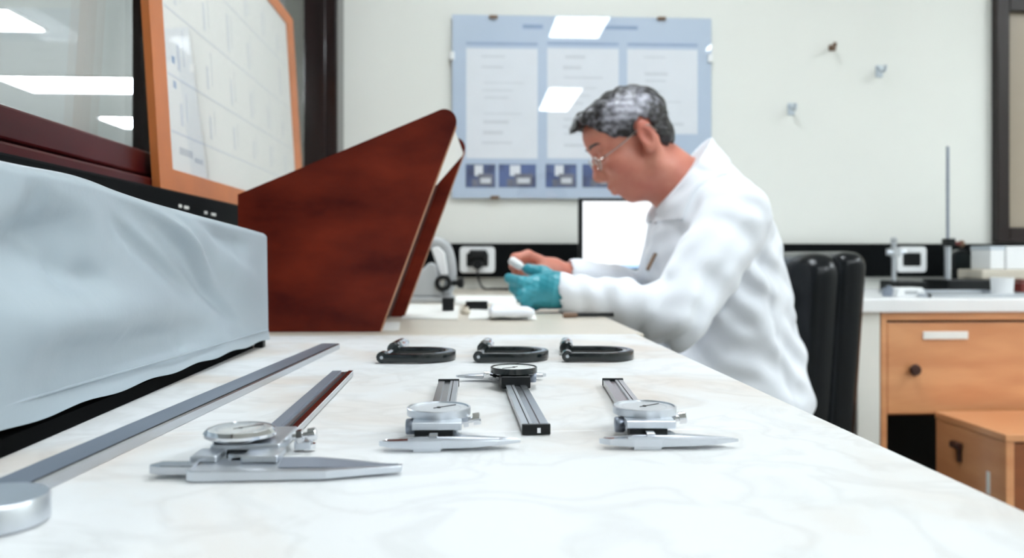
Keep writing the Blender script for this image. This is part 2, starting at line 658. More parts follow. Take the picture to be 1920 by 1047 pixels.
# black trunking along the back wall and the partition
ZT0, ZT1 = TT + 0.037, TT + 0.147
box('trim_1', (XL + 0.09, XR, YB - 0.03, YB, ZT0, ZT1), 'black', bevel=0.002, kind=ST)
box('trim_2', (XL, -0.408, YF, 2.59, TT + 0.03, 0.949), 'black', bevel=0.003, kind=ST)

tr2 = bpy.data.objects['trim_2']
for u, w in ((335, 0.012), (345, 0.02), (383, 0.014), (396, 0.024)):
    Yl = -0.408 / (P(u, 390, 1.0).x)
    zl_ = P(u, 386 + (u - 335) * 0.26, Yl).z
    box('printed_mark', (-0.4082, -0.4074, Yl, Yl + w, zl_ - 0.0022, zl_ + 0.0022), 'paper', tr2)

# window_1: the dark wooden glazed partition
w1 = box('window_1', (XL - 0.02, -0.443, -2.0, 2.6, 0.969, 1.003), 'mahog', bevel=0.003, kind=ST)
box('sill_ledge', (XL - 0.02, -0.433, -2.0, 2.6, 0.949, 0.965), 'mahog', w1, bevel=0.003)
box('sill_groove', (XL - 0.02, -0.452, -2.0, 2.6, 0.964, 0.970), 'dark', w1)
box('head_rail', (XL - 0.02, -0.443, -2.0, 2.6, 2.18, 2.25), 'mahog', w1, bevel=0.003)
for y in (-2.0, -0.35, 1.29):
    box('mullion', (XL - 0.03, -0.465, y, y + 0.06, 1.003, 2.18), 'mahog2', w1, bevel=0.003)
box('corner_post', (-0.495, -0.392, 2.6, YB, 0, CEIL), 'mahog2', w1, bevel=0.006, seg=3)
box('post_bead', (-0.447, -0.425, 2.588, 2.6, 1.003, CEIL), 'mahog2', w1, bevel=0.004)
for y0, y1 in ((-1.94, -0.35), (-0.29, 1.29), (1.35, 2.6)):
    box("pane", (XL - 0.018, XL - 0.012, y0, y1, 1.003, 2.18), 'glass', w1)

# window_2: dark frame with a frosted pane on the back wall at the right
a, b = P(1857, 0, YB), P(1860, 455, YB)
zt, zb = P(1885, -8, YB).z, b.z
x0 = a.x + 0.003
w2 = box('window_2', (x0, x0 + 0.042, YB - 0.035, YB, zb, zt + 0.03), 'mahog2', bevel=0.003, kind=ST)
box('bottom_rail', (x0 + 0.042, x0 + 0.75, YB - 0.035, YB, zb, zb + 0.05), 'mahog2', w2, bevel=0.003)
box('top_rail', (x0 + 0.042, x0 + 0.75, YB - 0.035, YB, P(1885, 26, YB).z, zt + 0.03), 'mahog2', w2, bevel=0.003)
box('stile', (x0 + 0.75, x0 + 0.80, YB - 0.035, YB, zb, zt + 0.03), 'mahog2', w2, bevel=0.003)
box('pane', (x0 + 0.042, x0 + 0.75, YB - 0.012, YB - 0.006, zb + 0.05, P(1885, 26, YB).z), 'frosted', w2)

# the neighbouring room seen through the partition
XN0, YN0, YN1, CN = -8.0, -3.0, 14.0, 2.5
box('floor_neighbour', (XN0, XL - 0.03, YN0, YN1, -0.05, 0), 'floor', kind=ST)
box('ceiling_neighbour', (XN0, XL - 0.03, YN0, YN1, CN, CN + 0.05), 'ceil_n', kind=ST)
box('wall_neighbour_far', (XN0, XL - 0.03, YN1, YN1 + 0.1, 0, CN), 'wall', kind=ST)
box('wall_neighbour_side', (XN0 - 0.1, XN0, YN0, YN1, 0, CN), 'wall', kind=ST)
box('wall_neighbour_near', (XN0, XL - 0.03, YN0 - 0.1, YN0, 0, CN), 'wall', kind=ST)
box('wall_neighbour_right', (XL - 0.13, XL - 0.03, YB + 0.1, YN1, 0, CN), 'wall', kind=ST)


def ceiling_light(x0, x1, y0, y1, z, m, label, group):
    t = thing('ceiling_light', label, 'ceiling light', ((x0 + x1) / 2, (y0 + y1) / 2, z), group=group)
    bm = bmesh.new()
    w = 0.02
    for b in ((x0 - w, x1 + w, y0 - w, y0, z - 0.02, z), (x0 - w, x1 + w, y1, y1 + w, z - 0.02, z),
              (x0 - w, x0, y0, y1, z - 0.02, z), (x1, x1 + w, y0, y1, z - 0.02, z)):
        bm_box(bm, b)
    from_bm('frame', bm, 'plate', t)
    box('diffuser', (x0, x1, y0, y1, z - 0.012, z - 0.002), m, t)


G1, G2 = 'ceiling lights of the laboratory', 'ceiling lights beyond the glass partition'
ceiling_light(0.64, 1.02, -1.02, -0.44, CEIL, 'lamp', 'ceiling light mirrored large near the top of the blue poster', G1)
ceiling_light(0.84, 1.18, -4.3, -2.95, CEIL, 'lamp', 'ceiling light mirrored as a small white square mid poster', G1)
for lx, ly, wd in ((0.1, 1.45, "over the marble bench and the cream desk"), (1.95, -0.75, 'over the floor right of the bench'), (2.6, 0.9, 'over the floor in front of the oak drawers')):  # out-of-view panels added to fill and even out the light
    ceiling_light(lx, lx + 0.38, ly - 0.6 if lx > 1 else ly - 0.35, ly + 0.6 if lx > 1 else ly + 0.35, CEIL, 'lamp', 'unseen ceiling light added for fill ' + wd, G1)
pa = lambda u, y: P(u, 165, y).x
ceiling_light(pa(25, 8.2), pa(330, 8.2), 7.9, 8.58, CN, 'lamp_n', 'longest bright light strip seen through the glass partition', G2)
ceiling_light(pa(208, 10.5), pa(420, 10.5), 10.16, 10.93, CN, 'lamp_n', 'smallest low light strip seen through glass beside the orange frame', G2)
ceiling_light(pa(-190, 6.0), pa(50, 6.0), 5.75, 6.25, CN, 'lamp_n', 'light panel at the top left seen through the glass', G2)
ceiling_light(-6.2, -4.9, 3.2, 3.8, CN, 'lamp_n', 'extra unseen ceiling light of the next room nearest the partition, above the frame', G2)  # this and the following one are extra lights, out of view
ceiling_light(-2.6, -1.4, 3.2, 3.8, CN, 'lamp_n', 'extra unseen ceiling light of the next room close behind the glass corner', G2)

# ------------------------------------------------------------------ benches
JY, EY, BX = 0.5115, 1.141, 0.234
t = thing('marble_bench', 'long white marble topped bench carrying the calipers and micrometers', 'bench', (-0.09, 0.3, 0))
BL = -0.408
box('slab', (BL, BX, -0.5, JY - 0.0006, TT - 0.03, TT), 'marble', t, bevel=0.0012)
box('slab', (BL, BX, JY + 0.0006, EY, TT - 0.03, TT), 'marble', t, bevel=0.0012)
box('joint_filler', (BL, BX - 0.001, JY - 0.0007, JY + 0.0007, TT - 0.028, TT - 0.0004), 'joint', t)
for b in ((BL, BX - 0.03, -0.48, -0.45, 0, TT - 0.03), (BL, BX - 0.03, 1.08, 1.11, 0, TT - 0.03), (BL, BX - 0.03, 0.5, 0.53, 0, TT - 0.03)):
    box('support_panel', b, 'panel', t)
box('back_panel', (BL, BL + 0.02, -0.45, 1.08, 0.1, TT - 0.03), 'panel', t)

t = thing('cream_desk', 'cream laminate desk behind the marble bench where the man works', 'desk', (-0.08, 1.9, 0))
box('desk_top', (BL, 0.245, 1.145, YB - 0.001, TT - 0.03, TT), 'desk', t, bevel=0.002)
box('leg', (BL, BL + 0.05, 1.16, 1.21, 0, TT - 0.03), 'panel', t)
box('leg', (0.18, 0.23, 1.16, 1.21, 0, TT - 0.03), 'panel', t)
box('leg', (BL, BL + 0.05, 2.66, 2.71, 0, TT - 0.03), 'panel', t)
box('leg', (0.18, 0.23, 2.66, 2.71, 0, TT - 0.03), 'panel', t)

t = thing('white_counter', 'white wall counter behind the man with a cream end panel', 'counter', (1.4, 2.4, 0))
CY = 2.03
cx1 = 2.6
px0, px1 = P(1612, 700, CY).x, P(1655, 700, CY).x
box('worktop', (px0 - 0.004, cx1, CY, YB - 0.001, TT - 0.034, TT), 'counter', t, bevel=0.003)
box('worktop', (0.249, px0 - 0.005, 2.28, YB - 0.001, TT - 0.034, TT), 'counter', t, bevel=0.003)
box('support_panel', (px0, px1, CY + 0.012, YB - 0.02, 0, TT - 0.034), 'panel', t, bevel=0.002)
box('support_panel', (0.26, 0.29, 2.35, YB - 0.02, 0, TT - 0.034), 'panel', t)
box('back_board', (0.3, px0, YB - 0.06, YB - 0.03, 0.1, TT - 0.034), 'panel', t)

# oak drawer unit below the counter
t = thing('drawer_unit', 'orange oak drawer unit under the white counter with white label', 'cabinet', (px1 + 0.4, 2.35, 0))
ux0, ux1 = px1 + 0.001, cx1 - 0.05
zt = TT - 0.0345
zdr1, zdr0 = P(1780, 606, CY).z, P(1780, 778, CY).z
xo = P(1667, 700, CY).x
box('side_panel', (ux0, xo, CY + 0.01, YB - 0.02, 0, zt), 'wood', t, bevel=0.001)
box('side_panel', (ux1 - 0.02, ux1, CY + 0.01, YB - 0.02, 0, zt), 'wood', t, bevel=0.001)
box('top_rail', (xo, ux1 - 0.02, CY + 0.01, CY + 0.05, zdr1 + 0.006, zt), 'wood', t, bevel=0.001)
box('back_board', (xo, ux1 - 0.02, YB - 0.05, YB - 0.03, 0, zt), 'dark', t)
box('inner_shelf', (xo, ux1 - 0.02, CY + 0.06, YB - 0.05, zdr0 - 0.012, zdr0), 'wood_d', t)
dr = box('drawer_front', (xo + 0.003, ux1 - 0.023, CY + 0.014, CY + 0.034, zdr0, zdr1), 'wood', t, bevel=0.002)
a, b = P(1730, 622, CY + 0.014), P(1814, 636, CY + 0.014)
box('label_strip', (a.x, b.x, CY + 0.0105, CY + 0.0140, b.z, a.z), 'paper', dr, bevel=0.001)
k = P(1711, 693, CY + 0.014)
lathe('keyhole_knob', [(0.0, -0.02), (0.012, -0.02), (0.015, -0.014), (0.008, -0.006), (0.008, 0)], 'wood_k', dr, k, (0, 1, 0), 20)

# low wooden cabinet standing out in front of the drawer unit
fz = P(1755, 772, 2.015)
nx = fz.x
ny = 1.745
t = thing('low_cabinet', 'low wooden box cabinet with pale top in front of the oak drawers', 'cabinet', (nx + 0.2, 1.9, 0))
lw = 0.44
box('left_panel', (nx, nx + 0.018, ny, 2.015, 0.03, fz.z - 0.016), 'wood', t, bevel=0.001)
box('right_panel', (nx + lw - 0.018, nx + lw, ny, 2.015, 0.03, fz.z - 0.016), 'wood', t, bevel=0.001)
box('back_panel', (nx + 0.018, nx + lw - 0.018, 2.0, 2.015, 0.03, fz.z - 0.016), 'wood_d', t)
box('cabinet_top', (nx - 0.002, nx + lw + 0.002, ny - 0.002, 2.017, fz.z - 0.016, fz.z), 'wood', t, bevel=0.0015)
box('base', (nx, nx + lw, ny, 2.015, 0.0, 0.03), 'wood_d', t)
box('front_door', (nx + 0.020, nx + lw - 0.02, ny + 0.004, ny + 0.022, 0.034, fz.z - 0.02), 'wood_d', t, bevel=0.001)
hp = P(1800, 836, 1.93)
hz = hp.z
hk = box('handle', (nx - 0.016, nx, 1.90, 1.935, hz - 0.004, hz + 0.012), 'wood_k', t, bevel=0.004)
box('handle_stem', (nx - 0.008, nx, 1.905, 1.917, hz - 0.035, hz), 'wood_k', hk, bevel=0.003)
lz = P(1855, 903, 1.80).z
box('label_strip', (nx - 0.0015, nx, 1.80, 1.812, lz - 0.03, lz + 0.02), 'paper', t)

# ------------------------------------------------------------------ poster under glass on the back wall
a, b = P(848, 30, YB), P(1331, 38, YB)
zb = P(850, 372, YB).z
px0, px1, pz1, pz0 = a.x, b.x, a.z, zb
t = thing('poster', 'pale blue scientific poster under clipped glass on the back wall', 'poster', ((px0 + px1) / 2, YB, pz0))
yq = YB - 0.016
box('board', (px0, px1, yq, YB - 0.010, pz0, pz1), 'poster', t)


def prt(name, u0, v0, u1, v1, m, parent, d=0.0006):
    p, q = P(u0, v0, yq), P(u1, v1, yq)
    return box(name, (p.x, q.x, yq - d, yq, q.z, p.z), m, parent)


random.seed(4)
prt('title_line', 980, 46, 1018, 54, 'ink_b', t)
prt('title_line', 1126, 48, 1196, 56, 'ink_b', t)
for (u0, u1, v0, v1) in ((874, 1008, 90, 298), (1026, 1160, 90, 298), (1176, 1308, 92, 252)):
    prt('heading_band', u0, v0 - 11, u1, v0 - 5, 'ink_b', t)
    pn = prt('text_panel', u0, v0, u1, v1, 'poster_w', t)
    v = v0 + 14
    while v < v1 - 20:
        w = random.uniform(0.25, 0.6) * (u1 - u0)
        s = u0 + 28 + random.uniform(0, 6)
        prt('text_line', s, v, s + w, v + random.choice((3, 4, 6)), 'ink_l', pn, 0.001)
        v += random.choice((14, 20, 30))
for (u0, u1) in ((873, 929), (935, 1005), (1023, 1081), (1092, 1160)):
    ph = prt('photo', u0, 308, u1, 352, 'photo', t)
    w = u1 - u0
    prt('photo_shape', u0 + .30 * w, 310, u0 + .58 * w, 330, 'poster_w', ph, 0.001)
    prt('photo_shape', u0 + .42 * w, 326, u0 + .92 * w, 349, 'photo_g', ph, 0.0012)
    prt('photo_shape', u0 + .5 * w, 334, u0 + .84 * w, 344, 'ink_l', ph, 0.0015)
    prt('photo_shape', u0 + .22 * w, 336, u0 + .4 * w, 350, 'photo_g', ph, 0.0013)
box('cover_glass', (px0, px1, yq - 0.006, yq - 0.003, pz0, pz1), 'glass', t)
for u, v in ((925, 33), (1240, 36), (928, 371), (1240, 374)):
    p = P(u, v, yq)
    box('clip', (p.x - 0.014, p.x + 0.014, yq - 0.010, YB - 0.0004, p.z - 0.004, p.z + 0.006), 'brown', t, bevel=0.002)
for u, v in ((848, 105), (1331, 110)):
    p = P(u, v, yq)
    box('clip', (p.x - 0.007, p.x + 0.007, yq - 0.010, YB - 0.0004, p.z - 0.013, p.z + 0.013), 'plate', t, bevel=0.002)

# adhesive wall hooks
for (u, v, m, lab, dx) in ((1560, 90, 'brown', 'small brown wall hook, topmost of the three', 0.012), (1648, 134, 'clear', 'faint grey wall hook nearest the right window', 0.004), (1483, 205, 'clear', 'pale blue clear wall hook, lowest of the three', 0.005)):
    p = P(u, v, YB)
    t = thing('wall_hook', lab, 'hook', p, group='hooks on the cream wall')
    tall = 0.010 if m == 'brown' else 0.020
    box('backplate', (p.x - 0.012, p.x + 0.012, YB - 0.004, YB, p.z - tall, p.z + tall), 'clear' if m == 'clear' else 'brown', t, bevel=0.0015)
    tube('hook', curve_pts([(p.x, YB - 0.003, p.z + tall * .6), (p.x - dx * .3, YB - 0.03, p.z - tall * .2), (p.x - dx, YB - 0.045, p.z - tall * .3), (p.x - dx, YB - 0.052, p.z + tall * .5)], 5), 0.006, m, t)


# sockets on the black trunking
def outlet(u0, v0, u1, v1, label):
    yo = YB - 0.03
    p, q = P(u0, v0, yo), P(u1, v1, yo)
    cx, cz = (p.x + q.x) / 2, (p.z + q.z) / 2
    t = thing('wall_socket', label, 'socket', (cx, yo, q.z), group='sockets on the black trunking')
    fw, fh = (q.x - p.x), (p.z - q.z)
    w = 0.24

    def rr(hw, hh, r, y_):
        pts_ = []
        for k_, (sx, sz) in enumerate(((1, 1), (-1, 1), (-1, -1), (1, -1))):
            for i_ in range(5):
                a_ = math.radians(90 * k_ + 22.5 * i_)
                pts_.append((cx + sx * (hw - r) + r * math.cos(a_), y_, cz + sz * (hh - r) + r * math.sin(a_)))
        return pts_
    ro_, ri_ = 0.012, 0.005
    iw, ih = fw / 2 - fw * w * 0.8, fh / 2 - fh * w
    rings_ = [rr(fw / 2, fh / 2, ro_, yo - 0.0002), rr(fw / 2, fh / 2, ro_, yo - 0.007), rr(fw / 2 - 0.002, fh / 2 - 0.002, ro_ - 0.002, yo - 0.009),
              rr(iw + 0.001, ih + 0.001, ri_, yo - 0.009), rr(iw, ih, ri_, yo - 0.008), rr(iw, ih, ri_, yo - 0.0002)]
    vv_, ff_ = [], []
    for rg_ in rings_:
        vv_ += rg_
    n_ = 20
    for r_ in range(6):
        for i_ in range(n_):
            j_ = (i_ + 1) % n_
            r2_ = (r_ + 1) % 6
            ff_.append((r_ * n_ + i_, r2_ * n_ + i_, r2_ * n_ + j_, r_ * n_ + j_))
    mk('cover_plate', vv_, ff_, 'plate', t)
    ins = box('insert', (cx - iw, cx + iw, yo - 0.006, yo - 0.0002, cz - ih, cz + ih), 'blackp', t)
    for k in (-1, 0, 1):
        cyl('pin_hole', (cx + k * 0.012, yo - 0.0065, cz), 0.0025, 0.001, 'dark', ins, (0, 1, 0), 10)
    return cx, cz, yo


ox, oz, oy = outlet(862, 463, 928, 512, 'white wall socket with a black plug, left of the gloved hand')
outlet(1680, 463, 1735, 511, 'white wall socket behind the small clamp stand on the right')
t = thing('power_plug', 'black power plug with cable in the left wall socket', 'plug', (ox, oy, oz))
box('plug_body', (ox - 0.026, ox + 0.030, oy - 0.045, oy - 0.0085, oz + 0.004, oz + 0.032), 'blackp', t, bevel=0.006)
lathe('round_plug', [(0.0, -0.05), (0.014, -0.05), (0.017, -0.042), (0.017, -0.009)], 'blackp', t, (ox, oy, oz - 0.014), (0, 1, 0), 20)
tube('cable', curve_pts([(ox, oy - 0.04, oz - 0.028), (ox + 0.003, oy - 0.045, oz - 0.06), (ox + 0.02, oy - 0.06, oz - 0.09), (ox + 0.06, oy - 0.09, TT + 0.004), (ox + 0.16, oy - 0.14, TT + 0.004)], 6), 0.0035, 'blackp', t)

# ------------------------------------------------------------------ leaning framed chart on the ledge
pL = P(303, 357, 1.14)
zl = 0.9492
Y0, Y1, FH = 1.185, 2.235, 0.528
xb, xt = -0.420, -0.4525
t = thing('framed_chart', 'orange pine framed white chart leaning on the dark sill', 'picture frame', (xb, (Y0 + Y1) / 2, zl))
th = 0.011


def fr(name, y0, y1, s0, s1, m, parent, front=0.0, th_=th):
    """slab on the leaning plane: s = 0 at the foot, 1 at the head"""
    d = Vector((xt - xb, 0, FH))
    nrm = Vector((FH, 0, -(xt - xb))).normalized()
    o = Vector((xb, 0, zl + 0.0003)) + nrm * front
    pts = [o + d * s0 + Vector((0, y0, 0)), o + d * s0 + Vector((0, y1, 0)), o + d * s1 + Vector((0, y1, 0)), o + d * s1 + Vector((0, y0, 0))]
    return prism(name, pts, -nrm * th_, m, parent)


fw = 0.052
fr('stile', Y0, Y0 + fw * 1.05, 0, 1, 'frame', t)
fr('stile', Y1 - fw * 1.5, Y1, 0, 1, 'frame', t)
fr('bottom_rail', Y0 + fw * 1.05, Y1 - fw * 1.5, 0, 0.062, 'frame', t)
fr('top_rail', Y0 + fw * 1.05, Y1 - fw * 1.5, 0.938, 1, 'frame', t)
sh = fr('chart_sheet', Y0 + fw, Y1 - fw * 1.5, 0.06, 0.94, 'paper', t, -0.004, 0.003)
random.seed(7)
yy0, yy1 = Y0 + fw + 0.02, Y1 - fw * 1.5 - 0.02
for s in (0.17, 0.33, 0.52, 0.72):
    fr('rule_line', yy0, yy1, s, s + 0.006, 'ink_l', sh, -0.0036, 0.0005)
for r, (s0, s1) in enumerate(((0.36, 0.5), (0.55, 0.70), (0.75, 0.90), (0.20, 0.31))):
    n = 6
    for i in range(n):
        y = yy0 + (yy1 - yy0) * (i + 0.3) / n
        if random.random() < 0.8:
            fr('drawing', y, y + 0.012, s0, s0 + (s1 - s0) * random.uniform(.5, .9), 'ink_l', sh, -0.0036, 0.0004)
            fr('drawing', y + 0.03, y + 0.033, s0 + 0.02, s1 - 0.01, 'ink_l', sh, -0.0036, 0.0004)
fr('caption', yy0 + 0.03, yy0 + 0.09, 0.115, 0.135, 'ink', sh, -0.0036, 0.0005)
fr('caption', yy0 + 0.10, yy0 + 0.14, 0.105, 0.12, 'ink', sh, -0.0036, 0.0005)
for s in (0.3, 0.37):
    fr('caption', yy0 + 0.02, yy0 + 0.032, s, s + 0.02, 'ink_b', sh, -0.0036, 0.0005)
prim = fr('chart_glass', Y0 + fw, Y1 - fw * 1.5, 0.06, 0.94, 'glass', t, -0.001, 0.001)

# ------------------------------------------------------------------ brown wooden stand behind the bench
t = thing('wooden_stand', 'red-brown plywood stand with slanted open front behind the grey cover', 'stand', (-0.1, 1.19, TT), math.radians(-2.4))
YP, PD, PT = 1.19, 0.30, 0.012
outline = [(442, 364), (800, 217)]
cxp, cyp, rp = 833, 228, 23        # rounded apex
for d in range(-112, 25, 15):
    outline.append((cxp + rp * math.cos(math.radians(d)), cyp + rp * math.sin(math.radians(d))))
outline += [(712, 621.6), (446, 621.6)]
pts = [P(u, v, YP) for u, v in outline]
zmin = min(p.z for p in pts)
for p in pts:
    p.z = max(p.z, TT + 0.0005) if p.z > zmin + 0.001 else TT + 0.0005
for k, y in enumerate((YP, YP + PD - PT)):
    pp = [Vector((p.x, y, p.z)) for p in pts]
    sp = prism('side_panel', pp, (0, PT, 0), 'ply', t)
    # pale plywood edge band along the slanted front
    n = len(pp)
    a, b = pp[n - 3], pp[n - 2]
    out = Vector((0.0012, 0, -0.0005))
    prism('edge_band', [a + out, b + out, b, a], (0, PT, 0), 'ply_edge', sp)
top0, top1 = pts[0], pts[1]
slA, slB = pts[-3], pts[-2]
inn = Vector((-0.03, 0, 0))
dn = (top1 - top0).normalized()
nt_ = Vector((-dn.z, 0, dn.x)) * -0.012
prism('top_board', [Vector((q.x, YP + PT, q.z)) for q in (top0 + Vector((0.004, 0, -0.002)), top1 + Vector((0, 0, -0.001)), top1 + nt_, top0 + Vector((0.004, 0, -0.002)) + nt_)], (0, PD - 2 * PT, 0), 'ply', t)
A, B = slA + Vector((-0.028, 0, -0.01)), slB + Vector((-0.022, 0, 0.001))
B.z = TT + 0.001
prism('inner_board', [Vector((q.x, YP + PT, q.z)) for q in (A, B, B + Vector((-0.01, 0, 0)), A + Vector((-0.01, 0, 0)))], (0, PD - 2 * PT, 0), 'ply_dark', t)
box('back_panel', (pts[0].x, pts[0].x + 0.012, YP + PT, YP + PD - PT, TT + 0.001, pts[0].z - 0.006), 'ply', t)
# white triangular card under the overhanging top
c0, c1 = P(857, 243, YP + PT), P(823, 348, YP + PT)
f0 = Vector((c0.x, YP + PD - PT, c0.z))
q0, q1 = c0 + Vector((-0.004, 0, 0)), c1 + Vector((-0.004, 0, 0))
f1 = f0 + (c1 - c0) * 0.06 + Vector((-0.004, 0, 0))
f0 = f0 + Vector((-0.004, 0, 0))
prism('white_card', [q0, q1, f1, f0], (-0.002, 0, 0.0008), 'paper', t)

# ------------------------------------------------------------------ machine under a grey vinyl dust cover
t = thing('covered_machine', 'long bench machine under a creased grey vinyl dust cover', 'machine', (-0.31, 0.63, TT))
cy0, cy1 = 0.20, 1.012
XB0, XB1 = -0.2455, -0.2335         # bottom line of the face at y = 0.443 / 1.006
NL, NW = 220, 130
ztop = lambda y: TT + 0.160 + (0.135 - 0.160) * (y - 0.443) / (1.006 - 0.443) + (0.004 * math.exp(-((y - 0.56) / 0.06) ** 2))
zbot = lambda y: TT + 0.0145 + (0.0085 - 0.0145) * (y - 0.443) / (1.006 - 0.443)
xbot = lambda y: XB0 + (XB1 - XB0) * (y - 0.443) / (1.006 - 0.443)


def seg_dist(p, a, b):
    ax, ay = a
    bx, by = b
    dx, dy = bx - ax, by - ay
    tt = max(0, min(1, ((p[0] - ax) * dx + (p[1] - ay) * dy) / (dx * dx + dy * dy)))
    return math.hypot(p[0] - ax - tt * dx, p[1] - ay - tt * dy), tt


def face_yz(u, v):
    """(y, height) on the cover's face for a photo pixel"""
    y = 0.6
    for _ in range(12):
        X = xbot(y)
        aa = (u - U0) / F_PX
        y = X / ((math.sin(YAW) + aa * math.cos(YAW)) / (math.cos(YAW) - aa * math.sin(YAW)))
    return (y, P(u, v, y).z - TT)


folds = []          # polyline in pixels, depth, width
for poly, dep, wid in (
        ([(195, 352), (258, 392), (310, 428), (345, 470), (385, 530), (430, 590), (462, 625)], -0.0065, 0.0075),
        ([(228, 356), (285, 395), (330, 430), (365, 480), (410, 545)], 0.0075, 0.0085),
        ([(205, 402), (240, 432), (275, 470), (330, 520), (380, 570)], -0.0045, 0.0075),
        ([(330, 400), (370, 440), (430, 490), (495, 540)], 0.004, 0.014),
        ([(60, 325), (85, 370), (95, 430), (140, 500)], -0.004, 0.010),
        ([(-40, 500), (40, 470), (120, 440), (180, 450)], -0.009, 0.020),
        ([(110, 505), (150, 515), (210, 540)], -0.005, 0.012),
        ([(-60, 620), (60, 600), (180, 590), (330, 585)], 0.009, 0.022),
        ([(0, 690), (150, 665), (300, 640), (420, 622)], -0.007, 0.016),
        ([(380, 415), (430, 450), (470, 470)], -0.004, 0.012)):
    cp = curve_pts([Vector((*face_yz(*q), 0)) for q in poly], 30)
    folds.append((np.array([(c_.x, c_.y) for c_ in cp]), dep, wid))
dimples = [(face_yz(150, 503), 0.004, 0.006), (face_yz(243, 466), 0.003, 0.004), (face_yz(220, 630), 0.003, 0.004), (face_yz(350, 662), -0.004, 0.006)]


def disp(y, h):
    d = 0.0
    for poly, dep, wid in folds:
        q = (poly[:, 0] - y) ** 2 + (poly[:, 1] - h) ** 2
        i = int(q.argmin())
        f = i / (len(poly) - 1)
        taper = min(1.0, 3.2 * f + 0.05, 3.2 * (1 - f) + 0.05)
        # one flank of each crease is steeper than the other
        sd = (y - poly[i, 0]) + (h - poly[i, 1])
        wv = wid * (1.12 - 0.38 * math.tanh(sd / wid * 1.5))
        d += 1.5 * dep * taper * math.exp(-q[i] / wv ** 2)
    for (c, dep, wid) in dimples:
        d += dep * math.exp(-(((y - c[0]) ** 2 + (h - c[1]) ** 2) / wid ** 2))
    d += 0.0012 * math.sin(y * 30 + h * 30) * math.sin(h * 41 + 1.3)
    return d


DG = np.zeros((NL + 1, NW + 1))
for i in range(NL + 1):
    y = cy0 + (cy1 - cy0) * i / NL
    for j in range(NW + 1):
        s = j / NW / 0.62
        if s < 1.0:
            DG[i, j] = disp(y, zbot(y) + (ztop(y) - zbot(y)) * s - TT)
        else:
            DG[i, j] = DG[i, j - 1]
for _ in range(7):
    q = np.pad(DG, 1, mode='edge')
    DG = (q[1:-1, 1:-1] * 4 + q[:-2, 1:-1] + q[2:, 1:-1] + q[1:-1, :-2] + q[1:-1, 2:]) / 8
verts, faces = [], []
for i in range(NL + 1):
    y = cy0 + (cy1 - cy0) * i / NL
    zt_, zb_, xb_ = ztop(y), zbot(y), xbot(y)
    H = zt_ - zb_
    for j in range(NW + 1):
        w = j / NW
        if w < 0.62:                 # right face
            s = w / 0.62
            z = zb_ + H * s
            lean = -0.002 * s - 0.006 * max(0, (s - 0.95) / 0.05) ** 2
            fade = min(1, s * 8) * min(1, (1 - s) * 6 + 0.25) * min(1, (cy1 - y) / 0.03 + 0.1)
            hem = 0.0015 * max(0, 1 - s / 0.1)
            verts.append((xb_ + lean + DG[i, j] * fade + hem, y, z + 0.0010 * math.sin(y * 60) * (1 - s)))
        elif w < 0.8:                # top
            s = (w - 0.62) / 0.18
            verts.append((xb_ - 0.008 - 0.130 * s, y, zt_ + 0.004 * math.sin(s * math.pi) + 0.0025 * math.sin(y * 22 + s * 4) * min(1, 4 * s * (1 - s))))
        else:                        # far side
            s = (w - 0.8) / 0.2
            verts.append((xb_ - 0.140 - 0.012 * s, y, zt_ - H * s))
for i in range(NL):
    for j in range(NW):
        a = i * (NW + 1) + j
        faces.append((a, a + NW + 1, a + NW + 2, a + 1))
faces.append([j for j in range(NW + 1)])
faces.append([NL * (NW + 1) + j for j in range(NW, -1, -1)])
cv = mk('dust_cover', verts, faces, 'vinyl', t, True)
sharp(cv, 50)
hv = []
for i in range(0, NL + 1, 3):
    y = cy0 + (cy1 - cy0) * i / NL
    hv.append((xbot(y) - 0.0006 + 0.0009, y, zbot(y) + (ztop(y) - zbot(y)) * 0.088))
tube('hem_seam', hv, 0.0009, 'vinyl', cv, 6)
box('machine_base', (-0.375, -0.2445, 0.18, 0.985, TT + 0.0003, TT + 0.010), 'black_matt', t)
box('machine_body', (-0.36, -0.268, 0.25, 0.98, TT + 0.010, TT + 0.118), 'blackp', t)
c = P(497, 634, 0.996)
box('corner_foot', (xbot(cy1) - 0.012, xbot(cy1) - 0.001, 0.99, 1.002, TT + 0.0003, TT + 0.012), 'blackp', t, bevel=0.001)

# ------------------------------------------------------------------ long steel straight edge with a round end
a0, a1 = P(62, 926, 0.383), P(637, 652, 0.975)
d = Vector((a1.x - a0.x, a1.y - a0.y, 0))
L = d.length
ang = math.atan2(d.y, d.x) - math.pi / 2
t = thing('steel_bar', 'long flat steel beam gauge beside the grey covered machine', 'gauge', (a0.x, a0.y, TT), ang, local=True)
W, H = 0.0205, 0.0062
prism('beam', [(0, -0.03, 0.0003), (0, -0.03, H - 0.0008), (-0.001, -0.03, H), (-W, -0.03, H), (-W, -0.03, 0.0003)], (0, L + 0.03, 0), 'steel', t)
box('blued_face', (-W + 0.0004, -0.0022, -0.03, L - 0.0005, H, H + 0.0003), 'steel_d', t)
box('edge_line', (-0.0022, -0.0014, -0.03, L - 0.0005, H, H + 0.00035), 'dark', t)
lathe('round_end', [(0.0, 0.0003), (0.0195, 0.0003), (0.0205, 0.0013), (0.0205, 0.0105), (0.0198, 0.0115), (0.0, 0.0115)], 'satin', t, (0.006, -0.037, 0), (0, 0, 1), 40)


